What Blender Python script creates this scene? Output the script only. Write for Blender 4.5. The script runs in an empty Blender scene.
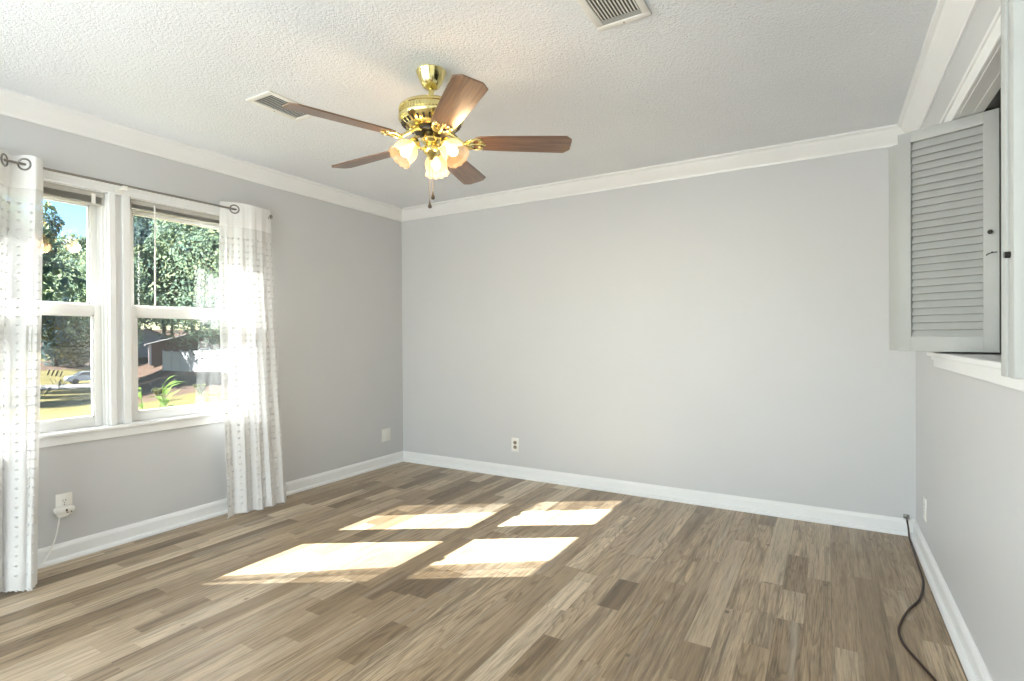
import bpy, bmesh, math, random
from mathutils import Vector, Matrix
import numpy as np

random.seed(7)
scene = bpy.context.scene
COL = scene.collection
PI = math.pi

# ------------------------------------------------------------------ camera
CAM = Vector((3.592, -3.966, 1.1933))
FWD = Vector((-0.50874, 0.86091, -0.00451)).normalized()
RGT = Vector((0.86092, 0.50871, -0.00583)).normalized()
UPV = RGT.cross(FWD).normalized()
FPX = 535.07
cd = bpy.data.cameras.new('camera')
cam = bpy.data.objects.new('camera', cd)
COL.objects.link(cam)
cd.sensor_fit = 'HORIZONTAL'
cd.sensor_width = 36.0
cd.lens = FPX / 1024 * 36.0
cd.clip_start = 0.05
cd.clip_end = 1000
M = Matrix((RGT, UPV, -FWD)).transposed().to_4x4()
M.translation = CAM
cam.matrix_world = M
scene.camera = cam

# ------------------------------------------------------------------ sky, sun, added fill light
W = bpy.data.worlds.new('sky')
scene.world = W
W.use_nodes = True
nt = W.node_tree
nt.nodes.clear()
sky = nt.nodes.new('ShaderNodeTexSky')
sky.sky_type = 'NISHITA'
sky.sun_disc = False
sky.sun_elevation = math.radians(32.9)
sky.sun_rotation = math.radians(237)
sky.air_density = 1.0
sky.dust_density = 0.1
sky.ozone_density = 1.6
bg = nt.nodes.new('ShaderNodeBackground')
bg.inputs['Strength'].default_value = 0.28
wo = nt.nodes.new('ShaderNodeOutputWorld')
hs = nt.nodes.new('ShaderNodeHueSaturation')
hs.inputs['Saturation'].default_value = 1.35
nt.links.new(sky.outputs[0], hs.inputs['Color'])
nt.links.new(hs.outputs[0], bg.inputs[0])
nt.links.new(bg.outputs[0], wo.inputs[0])

sd = bpy.data.lights.new('sun', 'SUN')
sd.energy = 50.0
sd.angle = math.radians(0.27)
sd.color = (1.0, 0.97, 0.94)
sun = bpy.data.objects.new('sun', sd)
COL.objects.link(sun)
SUN_DIR = Vector((1.0, 0.640, -0.766)).normalized()      # the way the light travels
sun.rotation_euler = SUN_DIR.to_track_quat('-Z', 'Y').to_euler()
sun.location = (-20, -12, 20)

# added fill light, shone in through an invented patio door behind the camera
ad = bpy.data.lights.new('rear_fill', 'AREA')
ad.shape = 'RECTANGLE'
ad.size = 2.7
ad.size_y = 1.95
ad.energy = 105
ad.color = (0.95, 0.98, 1.0)
al = bpy.data.objects.new('rear_fill', ad)
COL.objects.link(al)
al.location = (2.0, -6.05, 1.1)
al.rotation_euler = (math.radians(116), 0, 0)           # shines towards +Y and a little up, to brighten the ceiling

# added fill light at an invented side window, left wall behind the camera
bd = bpy.data.lights.new('side_fill', 'AREA')
bd.shape = 'RECTANGLE'
bd.size = 1.0
bd.size_y = 1.25
bd.energy = 150
bd.color = (0.95, 0.98, 1.0)
bl = bpy.data.objects.new('side_fill', bd)
COL.objects.link(bl)
bl.location = (-0.32, -4.95, 1.57)
bl.rotation_euler = (0, math.radians(-120), 0)          # shines towards +X and a little up

vs = scene.view_settings
vs.view_transform = 'Standard'
vs.look = 'None'
vs.gamma = 1.0
vs.use_curve_mapping = False
vs.exposure = 0.42

# ------------------------------------------------------------------ material helpers
def s2l(c):
    c = c / 255.0
    return c / 12.92 if c <= 0.04045 else ((c + 0.055) / 1.055) ** 2.4

def rgb(r, g, b):
    return (s2l(r), s2l(g), s2l(b), 1.0)

def new_mat(name):
    m = bpy.data.materials.new(name)
    m.use_nodes = True
    return m, m.node_tree, m.node_tree.nodes['Principled BSDF']

def N(t, kind, **kw):
    n = t.nodes.new(kind)
    for k, v in kw.items():
        if k in n.inputs:
            n.inputs[k].default_value = v
        else:
            setattr(n, k, v)
    return n

def coords(t, scale=(1, 1, 1), rot=(0, 0, 0)):
    tc = t.nodes.new('ShaderNodeTexCoord')
    mp = t.nodes.new('ShaderNodeMapping')
    mp.inputs['Scale'].default_value = scale
    mp.inputs['Rotation'].default_value = rot
    t.links.new(tc.outputs['Object'], mp.inputs['Vector'])
    return mp.outputs['Vector']

def ramp(t, fac, stops):
    r = t.nodes.new('ShaderNodeValToRGB')
    el = r.color_ramp.elements
    while len(el) < len(stops):
        el.new(0.5)
    for e, (p, c) in zip(el, stops):
        e.position = p
        e.color = c
    t.links.new(fac, r.inputs['Fac'])
    return r.outputs['Color']

def math_n(t, op, a, b=None):
    n = t.nodes.new('ShaderNodeMath')
    n.operation = op
    for i, v in enumerate((a, b)):
        if v is None:
            continue
        if isinstance(v, (int, float)):
            n.inputs[i].default_value = v
        else:
            t.links.new(v, n.inputs[i])
    return n.outputs[0]

def mixc(t, fac, a, b, mode='MIX'):
    n = t.nodes.new('ShaderNodeMix')
    n.data_type = 'RGBA'
    n.blend_type = mode
    for sock, v in ((n.inputs[0], fac), (n.inputs[6], a), (n.inputs[7], b)):
        if isinstance(v, (int, float)):
            sock.default_value = v
        elif isinstance(v, tuple):
            sock.default_value = v
        else:
            t.links.new(v, sock)
    return n.outputs[2]

def bump(t, b, height, strength, dist):
    n = t.nodes.new('ShaderNodeBump')
    n.inputs['Strength'].default_value = strength
    n.inputs['Distance'].default_value = dist
    t.links.new(height, n.inputs['Height'])
    t.links.new(n.outputs['Normal'], b.inputs['Normal'])

def paint(name, c, rough=0.5, var=0.03, scale=3.0, bscale=0, bstr=0.1, metallic=0.0):
    m, t, b = new_mat(name)
    v = coords(t)
    no = N(t, 'ShaderNodeTexNoise', Scale=scale, Detail=4.0)
    t.links.new(v, no.inputs['Vector'])
    lo = tuple(x * (1 - var) for x in c[:3]) + (1,)
    hi = tuple(min(1, x * (1 + var)) for x in c[:3]) + (1,)
    t.links.new(ramp(t, no.outputs['Fac'], [(0.3, lo), (0.7, hi)]), b.inputs['Base Color'])
    b.inputs['Roughness'].default_value = rough
    b.inputs['Metallic'].default_value = metallic
    if bscale:
        n2 = N(t, 'ShaderNodeTexNoise', Scale=bscale, Detail=3.0)
        t.links.new(v, n2.inputs['Vector'])
        bump(t, b, n2.outputs['Fac'], bstr, 0.002)
    return m

MT = {}
MT['wall'] = paint('wall_paint', rgb(206, 207, 208), 0.42, 0.012, 2.0, 260, 0.12)
MT['trim'] = paint('trim_paint', rgb(238, 239, 239), 0.35, 0.012, 5.0)
MT['vinyl'] = paint('window_vinyl', rgb(240, 240, 238), 0.35, 0.01, 6.0)
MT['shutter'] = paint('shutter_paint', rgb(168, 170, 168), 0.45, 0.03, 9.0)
MT['plastic'] = paint('white_plastic', rgb(238, 237, 232), 0.35, 0.01, 20)
MT['ivory'] = paint('ivory_plastic', rgb(150, 138, 118), 0.4, 0.03, 30)
MT['dark_slot'] = paint('dark_slot', rgb(35, 32, 30), 0.5, 0.05, 30)
MT['blind'] = paint('blind_slats', rgb(186, 184, 178), 0.5, 0.05, 40)
MT['vent'] = paint('vent_enamel', rgb(232, 232, 228), 0.4, 0.015, 12)
MT['duct_shade'] = paint('duct_shade_grey', rgb(104, 102, 99), 0.8, 0.1, 12)
MT['rod'] = paint('brushed_nickel', rgb(140, 137, 133), 0.32, 0.04, 60, metallic=0.9)
MT['knob'] = paint('dark_bronze', rgb(45, 42, 40), 0.4, 0.05, 40, metallic=0.5)
MT['cable'] = paint('black_cable', rgb(54, 34, 26), 0.5, 0.08, 60)
MT['chain'] = paint('aged_chain', rgb(120, 105, 80), 0.35, 0.1, 200, metallic=0.9)
MT['fob'] = paint('dark_wood_fob', rgb(52, 42, 34), 0.45, 0.1, 80)

def brass():
    m, t, b = new_mat('polished_brass')
    v = coords(t)
    no = N(t, 'ShaderNodeTexNoise', Scale=25.0, Detail=3.0)
    t.links.new(v, no.inputs['Vector'])
    t.links.new(ramp(t, no.outputs['Fac'], [(0.3, rgb(222, 206, 136)), (0.7, rgb(236, 224, 168))]), b.inputs['Base Color'])
    b.inputs['Metallic'].default_value = 1.0
    b.inputs['Roughness'].default_value = 0.16
    return m
MT['brass'] = brass()

def blade_wood():
    m, t, b = new_mat('walnut_blade')
    v = coords(t, (2.5, 38, 38))
    no = N(t, 'ShaderNodeTexNoise', Scale=2.2, Detail=6.0, Distortion=0.6)
    t.links.new(v, no.inputs['Vector'])
    t.links.new(ramp(t, no.outputs['Fac'], [(0.25, rgb(74, 50, 34)), (0.5, rgb(112, 80, 56)), (0.75, rgb(138, 104, 76))]),
                b.inputs['Base Color'])
    b.inputs['Roughness'].default_value = 0.30
    b.inputs['Coat Weight'].default_value = 0.6
    b.inputs['Coat Roughness'].default_value = 0.18
    return m
MT['blade'] = blade_wood()

def ceiling_mat():
    m, t, b = new_mat('textured_ceiling')
    v = coords(t)
    n1 = N(t, 'ShaderNodeTexNoise', Scale=26.0, Detail=6.0, Roughness=0.68, Distortion=0.3)
    n2 = N(t, 'ShaderNodeTexNoise', Scale=90.0, Detail=3.0, Roughness=0.7)
    n3 = N(t, 'ShaderNodeTexNoise', Scale=1.3, Detail=3.0)
    for n in (n1, n2, n3):
        t.links.new(v, n.inputs['Vector'])
    ridge = math_n(t, 'ABSOLUTE', math_n(t, 'SUBTRACT', n1.outputs['Fac'], 0.5))
    h = math_n(t, 'ADD', math_n(t, 'MULTIPLY', ridge, -0.8), math_n(t, 'MULTIPLY', n2.outputs['Fac'], 1.0))
    t.links.new(ramp(t, n3.outputs['Fac'], [(0.3, rgb(236, 240, 245)), (0.7, rgb(242, 246, 250))]), b.inputs['Base Color'])
    b.inputs['Roughness'].default_value = 0.85
    bump(t, b, h, 0.85, 0.012)
    return m
MT['ceiling'] = ceiling_mat()

def floor_mat():
    m, t, b = new_mat('vinyl_plank_floor')
    tc = t.nodes.new('ShaderNodeTexCoord')
    sx = t.nodes.new('ShaderNodeSeparateXYZ')
    t.links.new(tc.outputs['Object'], sx.inputs[0])
    x, y = sx.outputs[0], sx.outputs[1]
    SW = 0.1
    row = math_n(t, 'FLOOR', math_n(t, 'DIVIDE', x, SW))
    def wn(a, bb, c):
        cv = t.nodes.new('ShaderNodeCombineXYZ')
        for i, q in enumerate((a, bb, c)):
            if isinstance(q, (int, float)):
                cv.inputs[i].default_value = q
            else:
                t.links.new(q, cv.inputs[i])
        w = t.nodes.new('ShaderNodeTexWhiteNoise')
        w.noise_dimensions = '3D'
        t.links.new(cv.outputs[0], w.inputs['Vector'])
        return w.outputs['Value'], w.outputs['Color']
    def cell(length, seed):
        off = math_n(t, 'MULTIPLY', wn(row, 3.7, seed)[0], 40.0)
        return math_n(t, 'FLOOR', math_n(t, 'DIVIDE', math_n(t, 'ADD', y, off), length))
    c1 = cell(1.22, 1.3)
    r1 = wn(row, c1, 5.1)[0]
    c2 = cell(0.30, 8.2)
    r2 = wn(row, c2, 9.4)[0]
    pick = math_n(t, 'GREATER_THAN', wn(row, c2, 2.9)[0], 0.86)
    rr = math_n(t, 'ADD', math_n(t, 'MULTIPLY', r1, math_n(t, 'SUBTRACT', 1.0, pick)), math_n(t, 'MULTIPLY', r2, pick))
    base = ramp(t, rr, [(0.0, rgb(120, 102, 79)), (0.13, rgb(152, 132, 106)), (0.5, rgb(172, 152, 126)),
                        (0.88, rgb(183, 165, 140)), (1.0, rgb(207, 191, 167))])
    # grain, offset for every strip
    cv = t.nodes.new('ShaderNodeCombineXYZ')
    t.links.new(math_n(t, 'ADD', x, math_n(t, 'MULTIPLY', rr, 17.0)), cv.inputs[0])
    t.links.new(math_n(t, 'ADD', math_n(t, 'MULTIPLY', y, 0.045), math_n(t, 'MULTIPLY', rr, 29.0)), cv.inputs[1])
    t.links.new(rr, cv.inputs[2])
    g1 = N(t, 'ShaderNodeTexNoise', Scale=55.0, Detail=6.0, Roughness=0.65, Distortion=0.5)
    t.links.new(cv.outputs[0], g1.inputs['Vector'])
    g = ramp(t, g1.outputs['Fac'], [(0.30, (0.46, 0.43, 0.39, 1)), (0.47, (0.95, 0.95, 0.95, 1)), (0.70, (1.32, 1.31, 1.29, 1))])
    colr = mixc(t, 0.85, base, g, 'MULTIPLY')
    # cathedral figure: broad wavy bands
    wv = t.nodes.new('ShaderNodeCombineXYZ')
    t.links.new(math_n(t, 'ADD', x, math_n(t, 'MULTIPLY', rr, 7.0)), wv.inputs[0])
    t.links.new(math_n(t, 'ADD', math_n(t, 'MULTIPLY', y, 0.075), math_n(t, 'MULTIPLY', rr, 13.0)), wv.inputs[1])
    g2 = N(t, 'ShaderNodeTexNoise', Scale=9.0, Detail=2.0, Distortion=0.4)
    t.links.new(wv.outputs[0], g2.inputs['Vector'])
    bands = math_n(t, 'FRACT', math_n(t, 'MULTIPLY', g2.outputs['Fac'], 16.0))
    bc = ramp(t, bands, [(0.0, (0.68, 0.65, 0.60, 1)), (0.30, (1, 1, 1, 1)), (0.85, (1.08, 1.07, 1.06, 1)), (1.0, (0.68, 0.65, 0.60, 1))])
    colr = mixc(t, math_n(t, 'GREATER_THAN', wn(row, c1, 7.7)[0], 0.62), colr, bc, 'MULTIPLY')
    fg = N(t, 'ShaderNodeTexNoise', Scale=170.0, Detail=3.0, Roughness=0.6)
    t.links.new(cv.outputs[0], fg.inputs['Vector'])
    fl = ramp(t, fg.outputs['Fac'], [(0.36, (0.62, 0.59, 0.55, 1)), (0.50, (1, 1, 1, 1)), (0.66, (1.14, 1.13, 1.12, 1))])
    colr = mixc(t, math_n(t, 'ADD', math_n(t, 'MULTIPLY', wn(row, c1, 4.4)[0], 0.7), 0.25), colr, fl, 'MULTIPLY')
    # weathered grey-white rubs
    g3 = N(t, 'ShaderNodeTexNoise', Scale=7.0, Detail=8.0, Roughness=0.74)
    t.links.new(cv.outputs[0], g3.inputs['Vector'])
    rub = ramp(t, g3.outputs['Fac'], [(0.56, (0, 0, 0, 1)), (0.66, (1, 1, 1, 1))])
    colr = mixc(t, math_n(t, 'MULTIPLY', rub, 0.42), colr, rgb(190, 182, 170))
    # dark worn patches and knots
    g4 = N(t, 'ShaderNodeTexNoise', Scale=8.5, Detail=8.0, Roughness=0.78)
    t.links.new(cv.outputs[0], g4.inputs['Vector'])
    dk = ramp(t, g4.outputs['Fac'], [(0.54, (0, 0, 0, 1)), (0.62, (1, 1, 1, 1))])
    colr = mixc(t, math_n(t, 'MULTIPLY', dk, 0.6), colr, rgb(96, 80, 62))
    kv = t.nodes.new('ShaderNodeCombineXYZ')
    t.links.new(x, kv.inputs[0])
    t.links.new(math_n(t, 'MULTIPLY', y, 0.7), kv.inputs[1])
    vo = N(t, 'ShaderNodeTexVoronoi', Scale=5.5)
    t.links.new(kv.outputs[0], vo.inputs['Vector'])
    kn = ramp(t, vo.outputs['Distance'], [(0.035, (1, 1, 1, 1)), (0.07, (0, 0, 0, 1))])
    colr = mixc(t, math_n(t, 'MULTIPLY', kn, 0.7), colr, rgb(74, 60, 46))
    # seams between strips and planks
    fx = math_n(t, 'FRACT', math_n(t, 'DIVIDE', x, SW * 2))
    seam = math_n(t, 'LESS_THAN', fx, 0.012)
    colr = mixc(t, math_n(t, 'MULTIPLY', seam, 0.45), colr, rgb(80, 66, 52))
    t.links.new(colr, b.inputs['Base Color'])
    ro = math_n(t, 'ADD', math_n(t, 'MULTIPLY', g1.outputs['Fac'], 0.12), 0.30)
    t.links.new(ro, b.inputs['Roughness'])
    b.inputs['Specular IOR Level'].default_value = 0.5
    bump(t, b, g1.outputs['Fac'], 0.08, 0.001)
    return m
MT['floor'] = floor_mat()

def glass_mat(name, tint=(0.93, 0.95, 0.94), refl=0.0):
    m, t, b = new_mat(name)
    t.nodes.remove(b)
    out = t.nodes['Material Output']
    tr = N(t, 'ShaderNodeBsdfTransparent', Color=tint + (1,))
    gl = N(t, 'ShaderNodeBsdfGlossy', Roughness=0.01)
    gl.inputs['Color'].default_value = (1, 1, 1, 1)
    fr = N(t, 'ShaderNodeFresnel', IOR=1.52)
    ge = t.nodes.new('ShaderNodeNewGeometry')
    # thin pane: the same reflectance from either side of each face
    t.links.new(math_n(t, 'ADD', math_n(t, 'MULTIPLY', ge.outputs['Backfacing'], 1 / 1.52 - 1.52), 1.52), fr.inputs['IOR'])
    mx = t.nodes.new('ShaderNodeMixShader')
    t.links.new(fr.outputs[0], mx.inputs[0])
    t.links.new(tr.outputs[0], mx.inputs[1])
    t.links.new(gl.outputs[0], mx.inputs[2])
    t.links.new(mx.outputs[0], out.inputs['Surface'])
    return m
MT['glass'] = glass_mat('window_glass')

def screen_mat():
    m, t, b = new_mat('insect_screen_mesh')
    out = t.nodes['Material Output']
    b.inputs['Base Color'].default_value = rgb(70, 72, 74)
    b.inputs['Roughness'].default_value = 0.7
    tr = N(t, 'ShaderNodeBsdfTransparent')
    mx = t.nodes.new('ShaderNodeMixShader')
    mx.inputs[0].default_value = 0.20
    t.links.new(tr.outputs[0], mx.inputs[1])
    t.links.new(b.outputs[0], mx.inputs[2])
    t.links.new(mx.outputs[0], out.inputs['Surface'])
    return m
MT['screen'] = screen_mat()

def sheer_mat(name, tr_amt, tl_amt, col):
    m, t, b = new_mat(name)
    out = t.nodes['Material Output']
    v = coords(t)
    wv = N(t, 'ShaderNodeTexNoise', Scale=180.0, Detail=2.0)
    t.links.new(v, wv.inputs['Vector'])
    b.inputs['Base Color'].default_value = col
    b.inputs['Roughness'].default_value = 0.9
    b.inputs['Specular IOR Level'].default_value = 0.1
    tl = N(t, 'ShaderNodeBsdfTranslucent', Color=col)
    tr = N(t, 'ShaderNodeBsdfTransparent')
    m1 = t.nodes.new('ShaderNodeMixShader')
    m1.inputs[0].default_value = tl_amt
    t.links.new(b.outputs[0], m1.inputs[1])
    t.links.new(tl.outputs[0], m1.inputs[2])
    m2 = t.nodes.new('ShaderNodeMixShader')
    f = math_n(t, 'ADD', math_n(t, 'MULTIPLY', wv.outputs['Fac'], 0.16), tr_amt - 0.08)
    t.links.new(f, m2.inputs[0])
    t.links.new(m1.outputs[0], m2.inputs[1])
    t.links.new(tr.outputs[0], m2.inputs[2])
    t.links.new(m2.outputs[0], out.inputs['Surface'])
    return m
MT['sheer'] = sheer_mat('sheer_voile', 0.24, 0.035, rgb(236, 236, 236))
MT['header'] = sheer_mat('double_voile', 0.08, 0.1, rgb(240, 240, 240))
MT['tuft'] = sheer_mat('cotton_tuft', 0.08, 0.0, rgb(212, 212, 212))

def shade_mat():
    m, t, b = new_mat('frosted_glass_shade')
    out = t.nodes['Material Output']
    b.inputs['Base Color'].default_value = (0.30, 0.25, 0.18, 1)
    b.inputs['Roughness'].default_value = 0.12
    tl = N(t, 'ShaderNodeBsdfTranslucent', Color=(0.66, 0.48, 0.30, 1))
    tr = N(t, 'ShaderNodeBsdfTransparent', Color=(1.0, 0.95, 0.86, 1))
    m1 = t.nodes.new('ShaderNodeMixShader')
    m1.inputs[0].default_value = 0.75
    t.links.new(b.outputs[0], m1.inputs[1])
    t.links.new(tl.outputs[0], m1.inputs[2])
    m2 = t.nodes.new('ShaderNodeMixShader')
    m2.inputs[0].default_value = 0.5
    t.links.new(m1.outputs[0], m2.inputs[1])
    t.links.new(tr.outputs[0], m2.inputs[2])
    t.links.new(m2.outputs[0], out.inputs['Surface'])
    return m
MT['shade'] = shade_mat()

def bulb_mat():
    m, t, b = new_mat('lit_bulb')
    b.inputs['Base Color'].default_value = (1, 0.9, 0.75, 1)
    b.inputs['Emission Color'].default_value = (1.0, 0.72, 0.40, 1)
    b.inputs['Emission Strength'].default_value = 3.5
    return m
MT['bulb'] = bulb_mat()

# ---- outdoor materials
def ground_mat(name, stops, scale, scale2=1.2):
    m, t, b = new_mat(name)
    v = coords(t)
    n1 = N(t, 'ShaderNodeTexNoise', Scale=scale, Detail=8.0, Roughness=0.7)
    n2 = N(t, 'ShaderNodeTexNoise', Scale=scale * scale2 * 6, Detail=4.0)
    for n in (n1, n2):
        t.links.new(v, n.inputs['Vector'])
    f = math_n(t, 'ADD', math_n(t, 'MULTIPLY', n1.outputs['Fac'], 0.7), math_n(t, 'MULTIPLY', n2.outputs['Fac'], 0.3))
    t.links.new(ramp(t, f, stops), b.inputs['Base Color'])
    b.inputs['Roughness'].default_value = 0.95
    b.inputs['Specular IOR Level'].default_value = 0.1
    return m
MT['lawn'] = ground_mat('dry_lawn', [(0.3, rgb(64, 62, 29)), (0.5, rgb(97, 89, 46)), (0.7, rgb(126, 112, 66))], 0.5)
MT['soil'] = ground_mat('leaf_litter', [(0.3, rgb(56, 42, 34)), (0.5, rgb(76, 58, 47)), (0.7, rgb(96, 76, 62))], 0.9)
MT['asphalt'] = ground_mat('pale_road', [(0.3, rgb(92, 92, 95)), (0.7, rgb(120, 118, 116))], 0.6)
MT['bark'] = ground_mat('tree_bark', [(0.3, rgb(62, 52, 44)), (0.7, rgb(104, 90, 76))], 4)

def brick_mat():
    m, t, b = new_mat('red_brick')
    v = coords(t)
    cv = t.nodes.new('ShaderNodeVectorMath')
    br = N(t, 'ShaderNodeTexBrick', Scale=4.0)
    br.inputs['Color1'].default_value = rgb(74, 46, 38)
    br.inputs['Color2'].default_value = rgb(90, 58, 48)
    br.inputs['Mortar'].default_value = rgb(104, 96, 88)
    br.inputs['Mortar Size'].default_value = 0.012
    sx = t.nodes.new('ShaderNodeSeparateXYZ')
    t.links.new(v, sx.inputs[0])
    cx = t.nodes.new('ShaderNodeCombineXYZ')
    t.links.new(math_n(t, 'ADD', sx.outputs[0], sx.outputs[1]), cx.inputs[0])
    t.links.new(sx.outputs[2], cx.inputs[1])
    t.links.new(cx.outputs[0], br.inputs['Vector'])
    t.links.new(br.outputs['Color'], b.inputs['Base Color'])
    b.inputs['Roughness'].default_value = 0.9
    return m
MT['brick'] = brick_mat()
MT['shingle'] = ground_mat('roof_shingle', [(0.3, rgb(70, 68, 68)), (0.7, rgb(104, 100, 98))], 3)
MT['siding'] = ground_mat('grey_siding', [(0.3, rgb(118, 118, 122)), (0.7, rgb(140, 140, 144))], 3)
MT['house_white'] = paint('house_white', rgb(176, 178, 186), 0.6, 0.02, 2)
MT['pane_dark'] = paint('dark_pane', rgb(60, 66, 74), 0.15, 0.05, 2)
MT['car_paint'] = paint('silver_car_paint', rgb(176, 184, 194), 0.25, 0.02, 3, metallic=0.4)
MT['tyre'] = paint('tyre_rubber', rgb(30, 30, 32), 0.8, 0.05, 20)
MT['post'] = paint('weathered_post', rgb(66, 60, 54), 0.8, 0.1, 10)
MT['unlit_room'] = paint('unlit_room_dark', rgb(26, 23, 21), 0.6, 0.15, 4)  # near-black colour stands in for the darkness of the unlit room

def leaf_mat(name, a, bcol, c):
    m, t, b = new_mat(name)
    out = t.nodes['Material Output']
    v = coords(t)
    n1 = N(t, 'ShaderNodeTexNoise', Scale=0.35, Detail=5.0, Roughness=0.7)
    t.links.new(v, n1.inputs['Vector'])
    cl = ramp(t, n1.outputs['Fac'], [(0.32, a), (0.5, bcol), (0.68, c)])
    t.links.new(cl, b.inputs['Base Color'])
    b.inputs['Roughness'].default_value = 0.85
    b.inputs['Specular IOR Level'].default_value = 0.12
    tl = t.nodes.new('ShaderNodeBsdfTranslucent')
    t.links.new(cl, tl.inputs['Color'])
    mx = t.nodes.new('ShaderNodeMixShader')
    mx.inputs[0].default_value = 0.42
    t.links.new(b.outputs[0], mx.inputs[1])
    t.links.new(tl.outputs[0], mx.inputs[2])
    t.links.new(mx.outputs[0], out.inputs['Surface'])
    return m
MT['leaf_dark'] = leaf_mat('hazy_dark_foliage', rgb(62, 82, 92), rgb(88, 110, 110), rgb(130, 146, 118))  # distance haze put into the leaf colour as a blue cast
MT['leaf_mid'] = leaf_mat('mid_foliage', rgb(72, 96, 94), rgb(108, 128, 106), rgb(158, 166, 118))  # bluish as well, for the same haze
MT['leaf_warm'] = leaf_mat('yellowing_foliage', rgb(74, 86, 50), rgb(112, 114, 64), rgb(148, 134, 76))
MT['leaf_plant'] = leaf_mat('bright_plant_leaf', rgb(84, 116, 48), rgb(112, 142, 66), rgb(150, 166, 96))

# ------------------------------------------------------------------ mesh builder
class MB:
    def __init__(self):
        self.v, self.f, self.mi, self.cur = [], [], [], 0
    def add(self, vs_, fs):
        o = len(self.v)
        self.v += [Vector(p) for p in vs_]
        for f in fs:
            self.f.append([o + i for i in f])
            self.mi.append(self.cur)
        return self
    def box(self, a, b, mat=None):
        x0, y0, z0 = a
        x1, y1, z1 = b
        x0, x1 = sorted((x0, x1)); y0, y1 = sorted((y0, y1)); z0, z1 = sorted((z0, z1))
        p = [(x0, y0, z0), (x1, y0, z0), (x1, y1, z0), (x0, y1, z0), (x0, y0, z1), (x1, y0, z1), (x1, y1, z1), (x0, y1, z1)]
        if mat is not None:
            p = [mat @ Vector(q) for q in p]
        return self.add(p, [(0, 3, 2, 1), (4, 5, 6, 7), (0, 1, 5, 4), (1, 2, 6, 5), (2, 3, 7, 6), (3, 0, 4, 7)])
    def bbox(self, a, b, r=0.004, mat=None):
        """box whose edges are bevelled"""
        bm = bmesh.new()
        bmesh.ops.create_cube(bm, size=1)
        c = [(a[i] + b[i]) / 2 for i in range(3)]
        s = [abs(b[i] - a[i]) for i in range(3)]
        for q in bm.verts:
            q.co = Vector((c[0] + q.co.x * s[0], c[1] + q.co.y * s[1], c[2] + q.co.z * s[2]))
        r = min(r, min(s) * 0.45)
        bmesh.ops.bevel(bm, geom=bm.edges[:], offset=r, segments=2, affect='EDGES', profile=0.5)
        if mat is not None:
            bm.transform(mat)
        bm.verts.index_update()
        self.add([q.co.copy() for q in bm.verts], [[q.index for q in f.verts] for f in bm.faces])
        bm.free()
        return self
    def tube(self, pts, r, n=8, cap=True):
        pts = [Vector(p) for p in pts]
        rs = r if isinstance(r, (list, tuple)) else [r] * len(pts)
        vs_, fs = [], []
        prev = None
        for i, p in enumerate(pts):
            d = (pts[min(i + 1, len(pts) - 1)] - pts[max(i - 1, 0)]).normalized()
            if prev is None:
                a = d.orthogonal().normalized()
            else:
                a = (prev - d * prev.dot(d)).normalized()
            prev = a
            b = d.cross(a)
            for k in range(n):
                an = 2 * PI * k / n
                vs_.append(p + (a * math.cos(an) + b * math.sin(an)) * rs[i])
        for i in range(len(pts) - 1):
            for k in range(n):
                fs.append((i * n + k, i * n + (k + 1) % n, (i + 1) * n + (k + 1) % n, (i + 1) * n + k))
        if cap:
            fs.append(tuple(range(n - 1, -1, -1)))
            fs.append(tuple((len(pts) - 1) * n + k for k in range(n)))
        return self.add(vs_, fs)
    def lathe(self, prof, n=32, mat=None, lobes=0, lobe_amp=0.0):
        """profile of (radius, z); optional scalloped radius towards the last rows"""
        vs_, fs = [], []
        m = len(prof)
        for i, (r, z) in enumerate(prof):
            for k in range(n):
                an = 2 * PI * k / n
                rr = r
                zz = z
                if lobes:
                    w = (i / (m - 1)) ** 2
                    rr = r * (1 + lobe_amp * w * math.cos(lobes * an))
                    zz = z - 0.003 * w * math.cos(lobes * an)
                p = Vector((rr * math.cos(an), rr * math.sin(an), zz))
                vs_.append(mat @ p if mat is not None else p)
        for i in range(m - 1):
            for k in range(n):
                fs.append((i * n + k, i * n + (k + 1) % n, (i + 1) * n + (k + 1) % n, (i + 1) * n + k))
        return self.add(vs_, fs)
    def prism(self, poly, axis_fn, t0, t1):
        """poly: list of (a,b); axis_fn(a,b,t)->point"""
        n = len(poly)
        vs_ = [axis_fn(a, b, t0) for a, b in poly] + [axis_fn(a, b, t1) for a, b in poly]
        fs = [(i, (i + 1) % n, n + (i + 1) % n, n + i) for i in range(n)]
        fs += [tuple(range(n - 1, -1, -1)), tuple(range(n, 2 * n))]
        return self.add(vs_, fs)
    def build(self, name, mat, parent=None, smooth=False, local=False):
        me = bpy.data.meshes.new(name)
        off = Vector((0, 0, 0))
        if parent is not None and not local:
            q = parent
            while q is not None:
                off += q.location
                q = q.parent
        me.from_pydata([tuple(p - off) for p in self.v], [], self.f)
        mats = mat if isinstance(mat, (list, tuple)) else [mat]
        for m in mats:
            me.materials.append(m)
        for p, i in zip(me.polygons, self.mi):
            p.material_index = i
        me.validate()
        bm = bmesh.new()
        bm.from_mesh(me)
        bmesh.ops.recalc_face_normals(bm, faces=bm.faces[:])
        bm.to_mesh(me)
        bm.free()
        if smooth:
            me.polygons.foreach_set('use_smooth', [True] * len(me.polygons))
            try:
                me.set_sharp_from_angle(angle=math.radians(38))
            except Exception:
                pass
        o = bpy.data.objects.new(name, me)
        COL.objects.link(o)
        if parent is not None:
            o.parent = parent
        return o

def tag(o, label=None, cat=None, group=None, kind=None):
    if label: o['label'] = label
    if cat: o['category'] = cat
    if group: o['group'] = group
    if kind: o['kind'] = kind
    return o

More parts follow.
